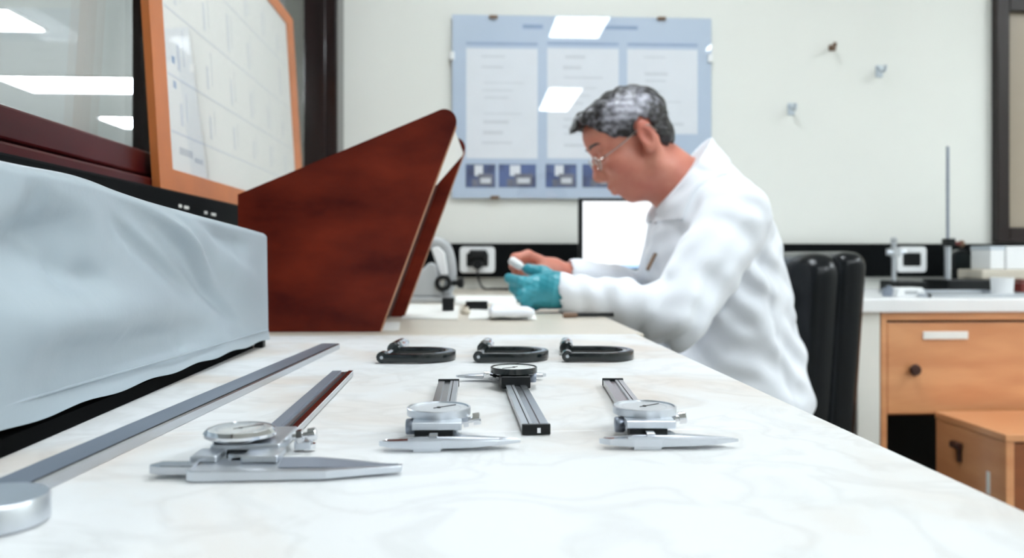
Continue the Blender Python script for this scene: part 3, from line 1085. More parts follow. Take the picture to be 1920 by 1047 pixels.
# ------------------------------------------------------------------ dial calipers
def caliper(label, loc, rot, black=False, big=False):
    mm = 0.001
    t = thing('dial_caliper', label, 'caliper', (loc[0], loc[1], TT), rot, group='dial calipers on the marble', local=True)
    jl, jr = (44, 77) if big else (31, 47)
    bl = 345 if big else 226            # beam length
    jd = 26 if big else 10              # depth of the fixed jaw
    q = 1.0
    bw = 9 if big else 8
    S = lambda pts, z: [(x * mm, y * mm, z * mm) for x, y in pts]
    z0, th = 0.4, (5.0 if big else 4.6)
    if big:
        fixed = [(-24, 1), (-20, -1), (42, -1), (57, 3), (70, 6), (77, 8), (77, 13), (68, 14), (50, 22), (34, 27), (12, 27), (9, 20), (-9, 20), (-12, 26), (-22, 12)]
        prism('fixed_jaw', S(fixed, z0), (0, 0, th * mm), 'satin', t, bevel=0.0003)
        tip = [(-44, 9), (-38, 6), (-22, 5), (-22, 16), (-40, 16)]
        prism('inside_jaw', S(tip, 2.2), (0, 0, 4.4 * mm), 'steel', t, bevel=0.0005)
        prism('dark_jaw_top', S([(18, 5), (42, 5), (56, 8), (75, 10), (75, 12.4), (66, 13), (48, 20), (32, 25), (16, 25)], z0 + th), (0, 0, 0.25 * mm), 'steel_d', t)  # top of the long jaw drawn in darker steel
        prism('sliding_jaw', S([(-12, 28), (-9, 24), (9, 24), (12, 28), (12, 52), (-12, 52)], 1.0), (0, 0, 6 * mm), 'satin', t, bevel=0.0005)
        dx, dy, zr, dr = -10, 45, 10.6, 18.6
        box('bridge', (-27 * mm, -14 * mm, 16 * mm, 34 * mm, 5.4 * mm, 8.6 * mm), 'satin', t, bevel=0.0008)
        box('bridge', (-2 * mm, 16 * mm, 14 * mm, 34 * mm, 5.4 * mm, 8.8 * mm), 'satin', t, bevel=0.0008)
        box('slider_body', (-22 * mm, 13 * mm, 32 * mm, 78 * mm, 5 * mm, 10.6 * mm), 'satin', t, bevel=0.0008)
        box('slider_gap', (-13 * mm, 12 * mm, 30 * mm, 33 * mm, 4.2 * mm, 8 * mm), 'blackp', t)
    else:
        fixed = [(-jl, 4.5), (-jl + 6, 1.2), (-12, 0), (4, 0), (4, 1.2), (20, 1.2), (34, 3), (jr, 7.5), (jr - 6, 9), (12, 10.5), (-11, 10.5), (-13, 7), (-jl + 4, 6.5)]
        prism('fixed_jaw', S(fixed, 1.6), (0, 0, th * mm), 'satin', t, bevel=0.0002)
        box('jaw_foot', (-12 * mm, 3 * mm, 0.2 * mm, 9 * mm, 0.2 * mm, 2 * mm), 'satin', t)
        mov = [(-jl + 3, 9.5), (-13, 12), (-11, 22), (12, 25), (14, 18), (jr - 8, 13), (jr - 1, 9.8), (12, 11.0), (-11, 11.0), (-jl + 4, 7.4)]
        prism('sliding_jaw', S(mov, 2.0), (0, 0, 4.0 * mm), 'steel', t, bevel=0.0004)
        prism('ground_tip', S([(jr - 12, 5.2), (jr - 1.5, 7.4), (jr - 6.5, 8.6), (jr - 12, 9.0)], 1.6 + th), (0, 0, 0.2 * mm), 'chrome', t)
        prism('ground_tip', S([(-jl + 1.5, 4.4), (-jl + 6, 1.8), (-15, 0.8), (-15, 6.4), (-jl + 5, 6.0)], 1.6 + th), (0, 0, 0.2 * mm), 'chrome', t)
        dx, dy, zr, dr = 0, 45, 11.8, 19
        bm_ = 'blackp' if black else 'satin'
        box('slider_front', (-14 * mm, 14 * mm, 17 * mm, 30 * mm, 8.3 * mm, 12.6 * mm), bm_, t, bevel=0.0004)
        box('slider_gap', (-12.5 * mm, 9 * mm, 16 * mm, 28 * mm, 3.6 * mm, 8.3 * mm), 'blackp', t)
        box('depth_tab', (-4 * mm, 1 * mm, 8 * mm, 16 * mm, 5.8 * mm, 7.8 * mm), 'chrome', t, bevel=0.0004)
        box('slider_body', (-11.5 * mm, 11.5 * mm, 28 * mm, 68 * mm, 2.4 * mm, 11.8 * mm), bm_, t, bevel=0.0008)
    # the jaws thin out towards their tips
    for ch in t.children:
        if ch.name.split('.')[0] in ('fixed_jaw', 'sliding_jaw', 'ground_tip', 'dark_jaw_top'):
            for v in ch.data.vertices:
                x = v.co.x * 1000
                fr_ = min(1, max(0, (x - 12) / (jr - 12)))
                fl_ = min(1, max(0, (-x - 12) / (jl - 12)))
                zc_, k_ = (3.4, 1 - 0.40 * fr_) if big else (4.4, (1 - 0.62 * fr_) * (1 - 0.40 * fl_))
                v.co.z = (zc_ + (v.co.z * 1000 - zc_) * k_) * 0.001
    # beam with rails and a rack slot
    y0 = (24 if big else 9) * mm
    zb, zt_ = 1.2 * mm, 4.6 * mm
    bm = box('beam', (-bw * mm, bw * mm, y0, bl * mm, zb, zt_), 'steel', t, bevel=0.0003)
    if big:
        box('rail', (-bw * mm, -1.5 * mm, y0, bl * mm, zt_, zt_ + 0.0012), 'steel_d', bm)
        box('rail', (5 * mm, bw * mm, y0, bl * mm, zt_, zt_ + 0.0012), 'chrome', bm)
        box('rack_slot', (2.4 * mm, 5.0 * mm, y0, bl * mm, zt_, zt_ + 0.0003), 'dark', bm)
    else:
        box('rail', (-bw * mm, -3.2 * mm, y0, bl * mm, zt_, zt_ + 0.0010), 'steel', bm)
        box('rail', (1.6 * mm, bw * mm, y0, bl * mm, zt_, zt_ + 0.0010), 'satin', bm)
        box('rack_slot', (3.6 * mm, 4.2 * mm, y0, bl * mm, zt_ + 0.001, zt_ + 0.0012), 'dark', bm)
        ec = box('end_cap', (-(bw + 0.5) * mm, (bw + 0.5) * mm, bl * mm, (bl + 3) * mm, 0.4 * mm, 6.6 * mm), 'blackp', t, bevel=0.0004)
        box('end_notch', (-2.5 * mm, -0.5 * mm, (bl + 2.8) * mm, (bl + 3.3) * mm, 1.5 * mm, 4.5 * mm), 'chrome', ec)
    # dial
    dt = 5.2 if not big else 7.0
    rim = 'blackm' if black else ('chrome' if big else 'satin')
    c0 = (dx * mm, dy * mm, zr * mm)
    if big:
        prof = [(0.0, 0), (13, 0), (16, 1.0), (dr, 2.6), (dr, 4.2), (dr - 1.2, 5.6), (dr - 2.0, 6.2), (dr - 2.4, 5.6), (0.0, 5.6)]
    else:
        prof = [(0.0, 0), (dr - 1.2, 0), (dr - 0.6, 0.5), (dr, 0.7), (dr, dt - 0.4), (dr - 0.4, dt), (dr - 1.2, dt), (dr - 1.5, dt - 1.0), (0.0, dt - 1.0)]
    db = lathe('dial_bezel', [(r * mm, z * mm) for r, z in prof], rim, t, c0, (0, 0, 1), 56)
    zf = (5.6 if big else dt - 1.0)
    rf = (dr - 2.5 if big else dr - 1.6)
    lathe('dial_face', [(0.0, zf * mm), (rf * mm, zf * mm), (rf * mm, (zf + 0.15) * mm), (0.0, (zf + 0.15) * mm)], 'dial' if (black or big) else 'dial_g', db, c0, (0, 0, 1), 48)
    ring = [(rf * 0.78, zf + 0.15), (rf * 0.78, zf + 0.22), (rf * 0.74, zf + 0.22), (rf * 0.74, zf + 0.15)]
    lathe('scale_ring', [(r * mm, z * mm) for r, z in ring], 'ink', db, c0, (0, 0, 1), 48, ring=True)
    a = 0.7
    nx_, ny_ = math.cos(a), math.sin(a)
    tube('needle', [((dx - nx_ * 4) * mm, (dy - ny_ * 4) * mm, (zr + zf + 0.5) * mm), ((dx + nx_ * 13) * mm, (dy + ny_ * 13) * mm, (zr + zf + 0.5) * mm)], 0.00025, 'blackp', db, 5)
    cyl('needle_hub', (dx * mm, dy * mm, (zr + zf + 0.1) * mm), 0.0012, 0.0007, 'blackp', db)
    if big:
        lathe('dial_crystal', [(0.0, (zf + 2.0) * mm), (rf * 0.6 * mm, (zf + 1.6) * mm), (rf * mm, (zf + 0.6) * mm)], 'crystal', db, c0, (0, 0, 1), 48)
    # locking screws and thumb roller
    sx = 14 if big else 12
    lathe('lock_screw', [(0.0018, 0), (0.0018, 0.0085), (0.0036, 0.0086), (0.0036, 0.0125), (0.0030, 0.0130), (0.0, 0.0130)], 'chrome', t, (sx * mm, (60 if big else 44) * mm, 8 * mm), (1, 0, 0.15), 18)
    lathe('lock_nut', [(0.0, 0.0), (0.0040, 0.0), (0.0040, 0.003), (0.0, 0.003)], 'chrome', t, ((sx + 2.5) * mm, (60 if big else 44) * mm, 8.3 * mm), (1, 0, 0.15), 6, smooth=False)
    lathe('thumb_roller', [(0.0, 0), (0.0042, 0.0002), (0.0046, 0.0010), (0.0046, 0.005), (0.0040, 0.006), (0.0, 0.006)], 'steel_d', t, (-(sx + (9 if big else 7)) * mm, (44 if big else 36) * mm, (9.4 if big else 7.0) * mm), (1, 0, 0), 20)
    cyl('roller_pin', (-(sx + 1.5) * mm, (44 if big else 36) * mm, (9.0 if big else 7.0) * mm), 0.0015, 0.004, 'chrome', t, (1, 0, 0), 12)
    if big:
        box('thumb_tab', (15 * mm, 24 * mm, 58 * mm, 66 * mm, 1.5 * mm, 6 * mm), 'satin', t, bevel=0.0006)
        cyl('fine_screw', (22 * mm, 62 * mm, 1.2 * mm), 0.0040, 0.003, 'chrome', t, (0, 0, 1), 18)
    return t


caliper('large silver dial caliper with domed dial, beside the long steel bar', (-0.108, 0.404), 0.0, big=True)
caliper('silver dial caliper in the middle, next to the black dialled one', (-0.0165, 0.459), math.radians(-0.7))
caliper('silver dial caliper lying furthest right on the marble', (0.1045, 0.457), math.radians(-4.0))
caliper('black dialled caliper lying the other way round, jaws away', (0.0385, 0.728), math.radians(180.9), black=True)


# ------------------------------------------------------------------ micrometers
def micrometer(label, loc, rot):
    t = thing('micrometer', label, 'micrometer', (loc[0], loc[1], TT), rot, group='outside micrometers in a row', local=True)
    mm = 0.001
    # C-frame in plan: anvil arm near, sleeve arm far, bulging to +x
    n = 26
    inner, outer = [], []
    for i in range(n + 1):
        a = math.radians(-98 + 196 * i / n)
        w = 8.0 + 3.2 * math.cos(a)
        ro, ri = 36.5, 36.5 - w
        outer.append((33 + ro * 1.0 * math.cos(a), 37 + 37 * math.sin(a)))
        inner.append((33 + ri * math.cos(a), 37 + (37 - w) * math.sin(a)))
    outer = [(1, 6.5 - 7.0)] + outer + [(1, 73.5)]
    inner = [(1, 9.5)] + inner + [(1, 64)]
    bm = bmesh.new()
    for (shrink, z0, z1) in ((0, 1.0, 9.5),):
        N = len(outer)
        rows = []
        for ring, z in ((outer, z0), (outer, z1), (inner, z1), (inner, z0)):
            rows.append([bm.verts.new((x * mm, y * mm, z * mm)) for x, y in ring])
        for r in range(4):
            for i in range(N - 1):
                bm.faces.new((rows[r][i], rows[r][i + 1], rows[(r + 1) % 4][i + 1], rows[(r + 1) % 4][i]))
        bm.faces.new([rows[r][0] for r in range(4)])
        bm.faces.new([rows[r][-1] for r in range(3, -1, -1)])
    bmesh.ops.recalc_face_normals(bm, faces=bm.faces)
    bmesh.ops.bevel(bm, geom=[e for e in bm.edges if e.is_manifold and e.calc_face_angle(0) > 0.6], offset=0.0009, segments=2, profile=0.5, affect='EDGES')
    fo = from_bm('frame', bm, 'blackm', t, True)
    sharp(fo, 40)
    # raised silver grip plate on the web
    gp, N = [], 12
    for i in range(N + 1):
        a = math.radians(-52 + 104 * i / N)
        gp.append(((33 + 33.5 * math.cos(a)) * mm, (37 + 34 * math.sin(a)) * mm, 9.5 * mm))
    for i in range(N, -1, -1):
        a = math.radians(-52 + 104 * i / N)
        gp.append(((33 + 29.8 * math.cos(a)) * mm, (37 + 30.3 * math.sin(a)) * mm, 9.5 * mm))
    prism('grip_plate', gp, (0, 0, 0.0004), 'steel_d', t)
    za = 6.2 * mm
    lathe('anvil_boss', [(0.0, -0.003), (0.0046, -0.003), (0.0056, -0.002), (0.0056, 0.009), (0.0, 0.009)], 'blackm', t, (0.0, 0.003, za), (0, 1, 0), 24)
    lathe('anvil_pin', [(0.0, -0.0004), (0.0017, -0.0004), (0.0017, 0.0), (0.0, 0.0)], 'steel', t, (0, -0.0, za), (0, 1, 0), 14)
    cyl('anvil', (0, 0.012, za), 0.0032, 0.008, 'chrome', t, (0, 1, 0), 18)
    cyl('spindle', (0, 0.024, za), 0.0032, 0.044, 'chrome', t, (0, 1, 0.0), 18)
    lathe('sleeve_boss', [(0.0, 0), (0.0058, 0.0), (0.0074, 0.002), (0.0074, 0.012), (0.0, 0.012)], 'blackm', t, (0, 0.063, za + 0.001), (0, 1, 0), 24)
    cyl('sleeve', (0, 0.075, za + 0.001), 0.0054, 0.018, 'satin', t, (0, 1, 0), 24)
    lathe('thimble', [(0.0, 0.0), (0.0068, 0.0), (0.0075, 0.003), (0.0075, 0.026), (0.0064, 0.027), (0.0052, 0.030), (0.0052, 0.040), (0.0, 0.040)], 'chrome', t, (0.0, 0.085, za + 0.001), (0.03, 1, 0.0), 28)
    return t


for u, lab in ((716, 'black framed micrometer, leftmost of the three by the brown stand'), (897, 'black framed micrometer, middle of the row, behind the black dial'), (1063, "black framed micrometer furthest right, nearest the man's sleeve")):
    p = P(u, 680, 0.842)
    micrometer(lab, (p.x, 0.838), math.radians(-6))

# ------------------------------------------------------------------ the seated man
YC = 1.78
PH = math.radians(28)
HS = 0.00104
HO = P(1208, 262, YC)
fx, fz_ = -math.cos(PH), -math.sin(PH)
ux_, uz_ = -math.sin(PH), math.cos(PH)


def hl(x, y, z):
    """head-local millimetres (forward, lateral, up) -> world"""
    return Vector((HO.x + HS * (x * fx + z * ux_), HO.y + HS * y, HO.z + HS * (x * fz_ + z * uz_)))


HR = [[fx, 0, fz_], [0, 1, 0], [ux_, 0, uz_]]


class HeadField(Field):
    def hell(s, c, r, k=6, cut=False):
        s.ell(hl(*c), np.array(r) * HS, k * HS, cut, HR)

    def hcone(s, a, b, ra, rb=None, k=6, cut=False):
        s.cone(hl(*a), hl(*b), ra * HS, (ra if rb is None else rb) * HS, k * HS, cut)


S1, E1, W1 = P(1380, 408, 1.600), P(1272, 593, 1.515), P(1072, 549, 1.565)
S2, E2, W2 = P(1338, 406, 1.955), P(1225, 560, 1.98), P(1062, 518, 1.735)
bf = HeadField((0.05, 1.44, 0.44), (0.80, 2.12, 1.30), 0.0026)
# head
bf.hell((24, 0, 46), (82, 73, 64))
bf.hell((66, 0, 46), (47, 60, 44), 14)
bf.hell((58, 0, -18), (53, 61, 62), 16)
bf.hell((45, 0, -52), (46, 54, 46), 14)
bf.hell((80, 0, -54), (28, 32, 30), 12)
bf.hcone((66, 0, -84), (74, 0, -84), 22, 19, 12)
for s_ in (-1, 1):
    bf.hcone((68, s_ * 13, -86), (14, s_ * 50, -60), 17, 15, 16)
    bf.hcone((14, s_ * 50, -60), (0, s_ * 62, -8), 15, 13, 14)
    bf.hell((78, s_ * 40, -14), (26, 22, 20), 14)
    bf.hell((113, s_ * 31, 10), (20, 18, 12), 8, cut=True)
    bf.hell((89, s_ * 31, 9), (16, 16, 15), 3)
    bf.hcone((104, s_ * 10, 30), (92, s_ * 46, 30), 8, 7, 8)
    bf.hell((112, s_ * 12, -31), (11, 8, 8), 6)
    # ear
    bf.hell((10, s_ * 77, 5), (18, 6.5, 31), 5)
    bf.hell((14, s_ * 84, 2), (9, 7, 17), 4, cut=True)
    bf.hell((18, s_ * 76, -20), (10, 5, 10), 5)
bf.hcone((103, 0, 20), (119, 0, -21), 8, 10.5, 8)
bf.hell((119, 0, -25), (12, 12, 11), 6)
# lips
bf.hcone((100, -18, -58), (108, 0, -55), 4.5, 6, 4)
bf.hcone((108, 0, -55), (100, 18, -58), 6, 4.5, 4)
bf.hcone((98, -16, -64), (104, 0, -66), 5, 7, 4)
bf.hcone((104, 0, -66), (98, 16, -64), 7, 5, 4)
bf.hcone((113, -20, -61), (116, 0, -61), 2.2, 2.6, 3, cut=True)
bf.hcone((116, 0, -61), (113, 20, -61), 2.6, 2.2, 3, cut=True)
# neck and trunk
bf.cone(P(1230, 300, YC), P(1290, 352, YC), 0.050, 0.058, 0.03)
bf.cone(P(1222, 315, YC), P(1276, 372, YC), 0.044, 0.052, 0.03)
bf.chain([P(1312, 360, YC), P(1328, 420, YC), P(1350, 520, YC), P(1366, 640, YC), P(1372, 770, YC)], [0.055, 0.088, 0.10, 0.10, 0.11], 0.03, ys=0.68, yc=YC)
bf.cone(P(1366, 408, 1.64), P(1338, 408, 1.93), 0.046, 0.052, 0.03)
# arms under the sleeves
bf.chain([S1, E1, W1], [0.050, 0.038, 0.026], 0.02)
bf.chain([S2, E2, W2], [0.050, 0.038, 0.026], 0.02)


def left_hand(f, g):
    q = lambda u, v, y: P(u, v, y)
    k = 0.008
    f.chain([W1, q(1040, 543, 1.568), q(1006, 541, 1.572)], [0.026 + g, 0.031 + g, 0.025 + g], k * 1.4)
    f.ell(q(1026, 553, 1.570), (0.031 + g, 0.022 + g, 0.023 + g), k * 1.4)
    f.chain([q(1004, 532, 1.562), q(976, 530, 1.556), q(954, 522, 1.572)], [0.0125 + g, 0.0105 + g, 0.008 + g], k * .6)
    f.chain([q(1004, 545, 1.556), q(978, 553, 1.552), q(963, 540, 1.572)], [0.0125 + g, 0.0108 + g, 0.0085 + g], k * .6)
    f.chain([q(1008, 558, 1.560), q(988, 567, 1.566), q(974, 553, 1.588)], [0.0122 + g, 0.0105 + g, 0.0085 + g], k * .6)
    f.chain([q(1018, 567, 1.572), q(1001, 572, 1.584), q(988, 562, 1.602)], [0.0108 + g, 0.009 + g, 0.0075 + g], k * .6)
    f.chain([q(1046, 530, 1.585), q(1018, 513, 1.600), q(990, 505, 1.606)], [0.016 + g, 0.0125 + g, 0.0095 + g], k)


def right_hand(f):
    q = lambda u, v, y: P(u, v, y)
    k = 0.006
    f.chain([W2, q(1035, 510, 1.715), q(1012, 500, 1.700)], [0.026, 0.028, 0.022], k * 1.4)
    f.chain([q(1010, 488, 1.690), q(990, 479, 1.672), q(966, 484, 1.660), q(961, 500, 1.652)], [0.0115, 0.0105, 0.009, 0.0078], k)
    f.chain([q(1009, 496, 1.705), q(986, 484, 1.690), q(965, 494, 1.676), q(967, 512, 1.664)], [0.0115, 0.0105, 0.009, 0.008], k)
    f.chain([q(1009, 506, 1.718), q(988, 496, 1.706), q(972, 508, 1.690)], [0.0112, 0.010, 0.0082], k)
    f.chain([q(1012, 514, 1.728), q(996, 508, 1.718), q(982, 518, 1.704)], [0.010, 0.009, 0.0075], k)
    f.chain([q(1020, 512, 1.682), q(1000, 508, 1.660), q(980, 503, 1.646)], [0.0145, 0.012, 0.009], k)


left_hand(bf, -0.0012)
right_hand(bf)
man = bf.mesh('person', 'skin', None, 1)
base = Vector((0.6, YC, 0.44))
man.data.transform(Matrix.Translation(-base))
man.location = base
OFF[man] = base
tag(man, 'man in white lab coat, glasses and one teal glove, bent over the desk', 'person')

# glove
gf = Field((0.06, 1.48, 0.70), (0.32, 1.68, 0.92), 0.0022)
left_hand(gf, 0.0014)
gf.cone(P(1075, 549, 1.565), P(1040, 545, 1.567), 0.0295, 0.0315, 0.006)
gf.warp(lambda X, Y, Z: 0.0006 * np.sin(X * 420 + Z * 260) * np.sin(Z * 330 - X * 140))
glove = gf.mesh('glove', 'glove', man, 1)

# hair
hf = HeadField((HO.x - 0.16, YC - 0.12, HO.z - 0.09), (HO.x + 0.12, YC + 0.12, HO.z + 0.17), 0.0020)
hf.hell((20, 0, 50), (91, 80, 71.5))
hf.hell((-20, 0, -2), (42, 64, 42), 10)
hf.hell((66, 0, 58), (48, 66, 46), 10)
for yy in range(-48, 60, 12):
    c = 1 - (yy / 70) ** 2
    jit = 4 * math.sin(yy * 1.7)
    hf.hcone((60, yy, 92), (98, yy * .95, 94 - 8 * (1 - c)), 17, 13, 8)
    hf.hcone((98, yy * .95, 94 - 8 * (1 - c)), (100 + 24 * c + jit, yy * .9, 80 + jit - 6 * (1 - c)), 13, 6, 6)


def hair_cut(X, Y, Z):
    x = ((X - HO.x) * fx + (Z - HO.z) * fz_) / HS
    z = ((X - HO.x) * ux_ + (Z - HO.z) * uz_) / HS
    y = np.abs(Y - HO.y) / HS
    x = x - 15 * np.clip(y / 75, 0, 1)
    side = np.where(x > 58, 32 + (x - 58) * 1.35, np.where(x > 12, 11 + (x - 12) * 0.42, 0))
    ear = 40 - 0.02 * (x + 6) ** 2
    side = np.where((x <= 12) & (x > -24), np.where(y > 60, np.maximum(ear, 11), 11), side)
    side = np.where(x <= -24, -38 - (x + 24) * 0.25, side)
    fore = np.where(x > 58, np.minimum(side, 82), side)
    return ((z - fore - 1.2 * np.sin(x * .31 + 2 * np.sin(x * .13))) * HS * 0.6).astype(np.float32)


hf.cut(hair_cut, hf.lo, hf.lo + hf.h * hf.n, 0.002)


def strands(X, Y, Z):
    x = ((X - HO.x) * fx + (Z - HO.z) * fz_) / HS
    z = ((X - HO.x) * ux_ + (Z - HO.z) * uz_) / HS
    y = (Y - HO.y) / HS
    a = np.arctan2(y, z - 30)
    return HS * (1.0 * np.sin(a * 13 + x * .16 + 2 * np.sin(x * .05)) + 0.6 * np.sin(a * 29 - x * .21) + 0.9 * np.sin(x * .19 + a * 9))


hf.warp(strands)
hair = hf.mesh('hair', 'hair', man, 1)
me = hair.data
co = np.empty(len(me.vertices) * 3)
me.vertices.foreach_get('co', co)
co = co.reshape(-1, 3) + np.array(base)
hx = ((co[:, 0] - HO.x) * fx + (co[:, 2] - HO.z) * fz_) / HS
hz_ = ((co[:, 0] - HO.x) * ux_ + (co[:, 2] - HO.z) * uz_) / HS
g = np.exp(-(((hx - 22) / 60) ** 2 + ((hz_ - 70) / 36) ** 2))  # mask of the painted sheen: greyest high on the side of the head
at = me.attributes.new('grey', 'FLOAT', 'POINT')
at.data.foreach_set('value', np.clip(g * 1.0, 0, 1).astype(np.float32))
bf_ = None
# eyebrows
for s_ in (-1, 1):
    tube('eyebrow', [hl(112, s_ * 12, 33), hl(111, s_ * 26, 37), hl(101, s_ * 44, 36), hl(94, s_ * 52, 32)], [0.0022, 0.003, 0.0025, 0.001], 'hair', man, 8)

# glasses: thin metal rims pushed down the nose
gl = None
for s_ in (-1, 1):
    ring = []
    for i in range(25):
        a = 2 * math.pi * i / 24
        ring.append(hl(119 - 0.006 * (22 * math.cos(a)) ** 2 - (3 if True else 0), s_ * (31 + 23 * math.cos(a)), 0 + 15 * math.sin(a)))
    if gl is None:
        gl = tube('glasses', ring, 0.0013, 'glass_metal', man, 8)
    else:
        tube('rim', ring, 0.0013, 'glass_metal', gl, 8)
    n = 24
    vv = [hl(116.5, s_ * 31, 0)] + [ring[i] for i in range(24)]
    mk('lens', vv, [(0, 1 + i, 1 + (i + 1) % 24) for i in range(24)], 'lens', gl, True)
    tube('temple', curve_pts([hl(112, s_ * 54, 4), hl(100, s_ * 66, 6), hl(60, s_ * 73, 12), hl(20, s_ * 77, 22), hl(0, s_ * 82, 20), hl(-10, s_ * 80, 2)], 5), 0.0013, 'glass_metal', gl, 7)
tube('bridge', curve_pts([hl(116, -8, 2), hl(120, 0, 6), hl(116, 8, 2)], 4), 0.0011, 'glass_metal', gl, 7)

# lab coat
cf = Field((0.14, 1.40, 0.40), (0.86, 2.16, 1.16), 0.0038)
cf.chain([P(1316, 350, YC), P(1328, 415, YC), P(1340, 480, YC), P(1355, 570, YC), P(1368, 660, YC), P(1372, 760, YC), P(1372, 812, YC)],
         [0.070, 0.108, 0.122, 0.127, 0.129, 0.132, 0.135], 0.03, ys=0.68, yc=YC)
cf.cone(P(1372, 404, 1.63), P(1338, 404, 1.935), 0.060, 0.060, 0.05)
cf.cone(P(1310, 378, YC), P(1282, 298, YC), 0.092, 0.066, 0.02, ys=0.95, yc=YC)
# far lapel and chest fullness
cf.cone(P(1262, 405, 1.80), P(1250, 500, 1.83), 0.045, 0.060, 0.03)
M1 = (S1 + E1) / 2
M1b = (E1 + W1) / 2
cf.chain([S1, M1, E1, M1b, W1 + Vector((-0.018, 0, 0))], [0.069, 0.064, 0.057, 0.044, 0.0370], 0.014)
M2b = (E2 + W2) / 2
cf.chain([S2, E2, M2b, W2 + Vector((0.02, 0, 0))], [0.072, 0.058, 0.046, 0.038], 0.03)
# skirt of the coat over the thighs
for yy in (YC - 0.10, YC + 0.10):
    cf.cone(Vector((0.60, yy, 0.565)), Vector((0.36, yy, 0.585)), 0.098, 0.084, 0.04)


def folds_fn(X, Y, Z):
    # crumpled cloth: soft cross creases, stronger near the elbow and at the waist
    n = 0.0024 * np.sin(X * 46 + Z * 61 + 1.6 * np.sin(Z * 23 + Y * 31)) * np.sin(Y * 37 - Z * 29 + X * 18)
    n = n + 0.0008 * np.sin(Z * 118 - X * 64 + 2.0 * np.sin(X * 35 + Y * 20))
    de = np.sqrt((X - E1.x) ** 2 + (Y - E1.y) ** 2 + (Z - E1.z) ** 2)
    n = n + 0.0085 * np.exp(-(de / 0.105) ** 2) * np.sin((X - E1.x) * 95 - (Z - E1.z) * 66 + 1.1 * np.sin(Y * 60))
    dw = np.sqrt((X - W1.x - 0.05) ** 2 + (Y - W1.y) ** 2 + (Z - W1.z) ** 2)
    n = n + 0.0030 * np.exp(-(dw / 0.07) ** 2) * np.sin((X - W1.x) * 150 + (Z - W1.z) * 50)
    wz = np.exp(-((Z - 0.66) / 0.09) ** 2) * np.clip((X - 0.5) / 0.1, 0, 1)
    n = n + 0.0055 * wz * np.sin(Z * 74 + X * 52 + 2.2 * np.sin(Y * 24 + X * 9))
    da = np.sqrt((X - P(1400, 540, 1.6).x) ** 2 + (Y - 1.62) ** 2 + (Z - P(1400, 540, 1.6).z) ** 2)
    n = n + 0.0055 * np.exp(-(da / 0.12) ** 2) * np.sin((X - 0.5) * 70 + Z * 85)
    # armhole seam
    ds = np.abs((X - S1.x) * 0.75 + (Z - S1.z) * 0.1 + (Y - S1.y - 0.045) * 0.65)
    n = n + 0.0030 * np.exp(-(ds / 0.006) ** 2)
    return n


cf.warp(folds_fn)
D_pre = cf.D.copy()
# neck opening and the straight collar edge
cf.cone(P(1200, 262, YC), P(1292, 366, YC), 0.060, 0.058, 0.003, cut=True)
ca, cb = P(1308, 286, YC), P(1222, 396, YC)
cn = Vector((-(ca.z - cb.z), 0, (ca.x - cb.x)))
cn.normalize()


def collar_cut(X, Y, Z):
    return -((X - ca.x) * cn.x + (Z - ca.z) * cn.z) * 1.0 + 0 * Y


ztop_c = cb.z - 0.01
cf.cut(lambda X, Y, Z: np.maximum(collar_cut(X, Y, Z), ztop_c - Z), (0.25, YC - 0.12, ztop_c), (0.62, YC + 0.12, 1.15), 0.002)
# open cuffs
cf.cone(W1, W1 + Vector((-0.08, 0, -0.005)), 0.0325, 0.034, 0.002, cut=True)
cf.cone(W2, W2 + Vector((-0.08, 0, 0.0)), 0.0325, 0.034, 0.002, cut=True)
# V neck slit
cf.cone(P(1222, 372, YC), P(1212, 440, YC), 0.030, 0.010, 0.003, cut=True)
cf.cut(lambda X, Y, Z: (Z - 0.437) + 0 * X + 0 * Y, (0.1, 1.4, 0.40), (0.9, 2.2, 0.437), 0.002)
cf.cut(lambda X, Y, Z: np.maximum(np.maximum(X - 0.2468, Z - 0.7506), 0.715 - Z) + 0 * Y, (0.14, 1.45, 0.715), (0.2468, 1.75, 0.7506), 0)
coat = cf.mesh('lab_coat', 'coat', man, 2)
# turned-down collar: a second layer of cloth around the neck opening
kf = Field(cf.lo, cf.lo + cf.h, cf.h)
kf.n, kf.D = cf.n, cf.D.copy()
sl_, Xg, Yg, Zg = kf.block(kf.lo, kf.lo + kf.h * kf.n)
pd = (Xg - ca.x) * cn.x + (Zg - ca.z) * cn.z + 0 * Yg
wid = 0.048 + 0.010 * np.clip((Xg - cb.x) / 0.09, 0, 1)
kf.D = np.maximum(np.maximum(D_pre - 0.0055, pd), np.maximum(-(pd + wid), (cb.z - 0.025) - Zg)).astype(np.float32)
kf.D = np.maximum(kf.D, np.abs(Yg - YC) - 0.125).astype(np.float32)
kf.cone(P(1200, 262, YC), P(1292, 366, YC), 0.060, 0.058, 0.003, cut=True)
kf.cone(P(1222, 372, YC), P(1212, 440, YC), 0.030, 0.010, 0.003, cut=True)
kf.mesh('collar', 'coat', coat, 1)
p0, p1 = P(1229, 476, 1.69), P(1214, 506, 1.675)
tube('pen_clip', [p0, p1], 0.004, 'brown', coat, 8)
sf = Field((0.30, YC - 0.09, 0.86), (0.50, YC + 0.09, 1.00), 0.004)
sf.cone(P(1272, 382, YC), P(1268, 440, YC), 0.045, 0.047, 0.01)
sf.mesh('shirt', 'shirt', man, 1)

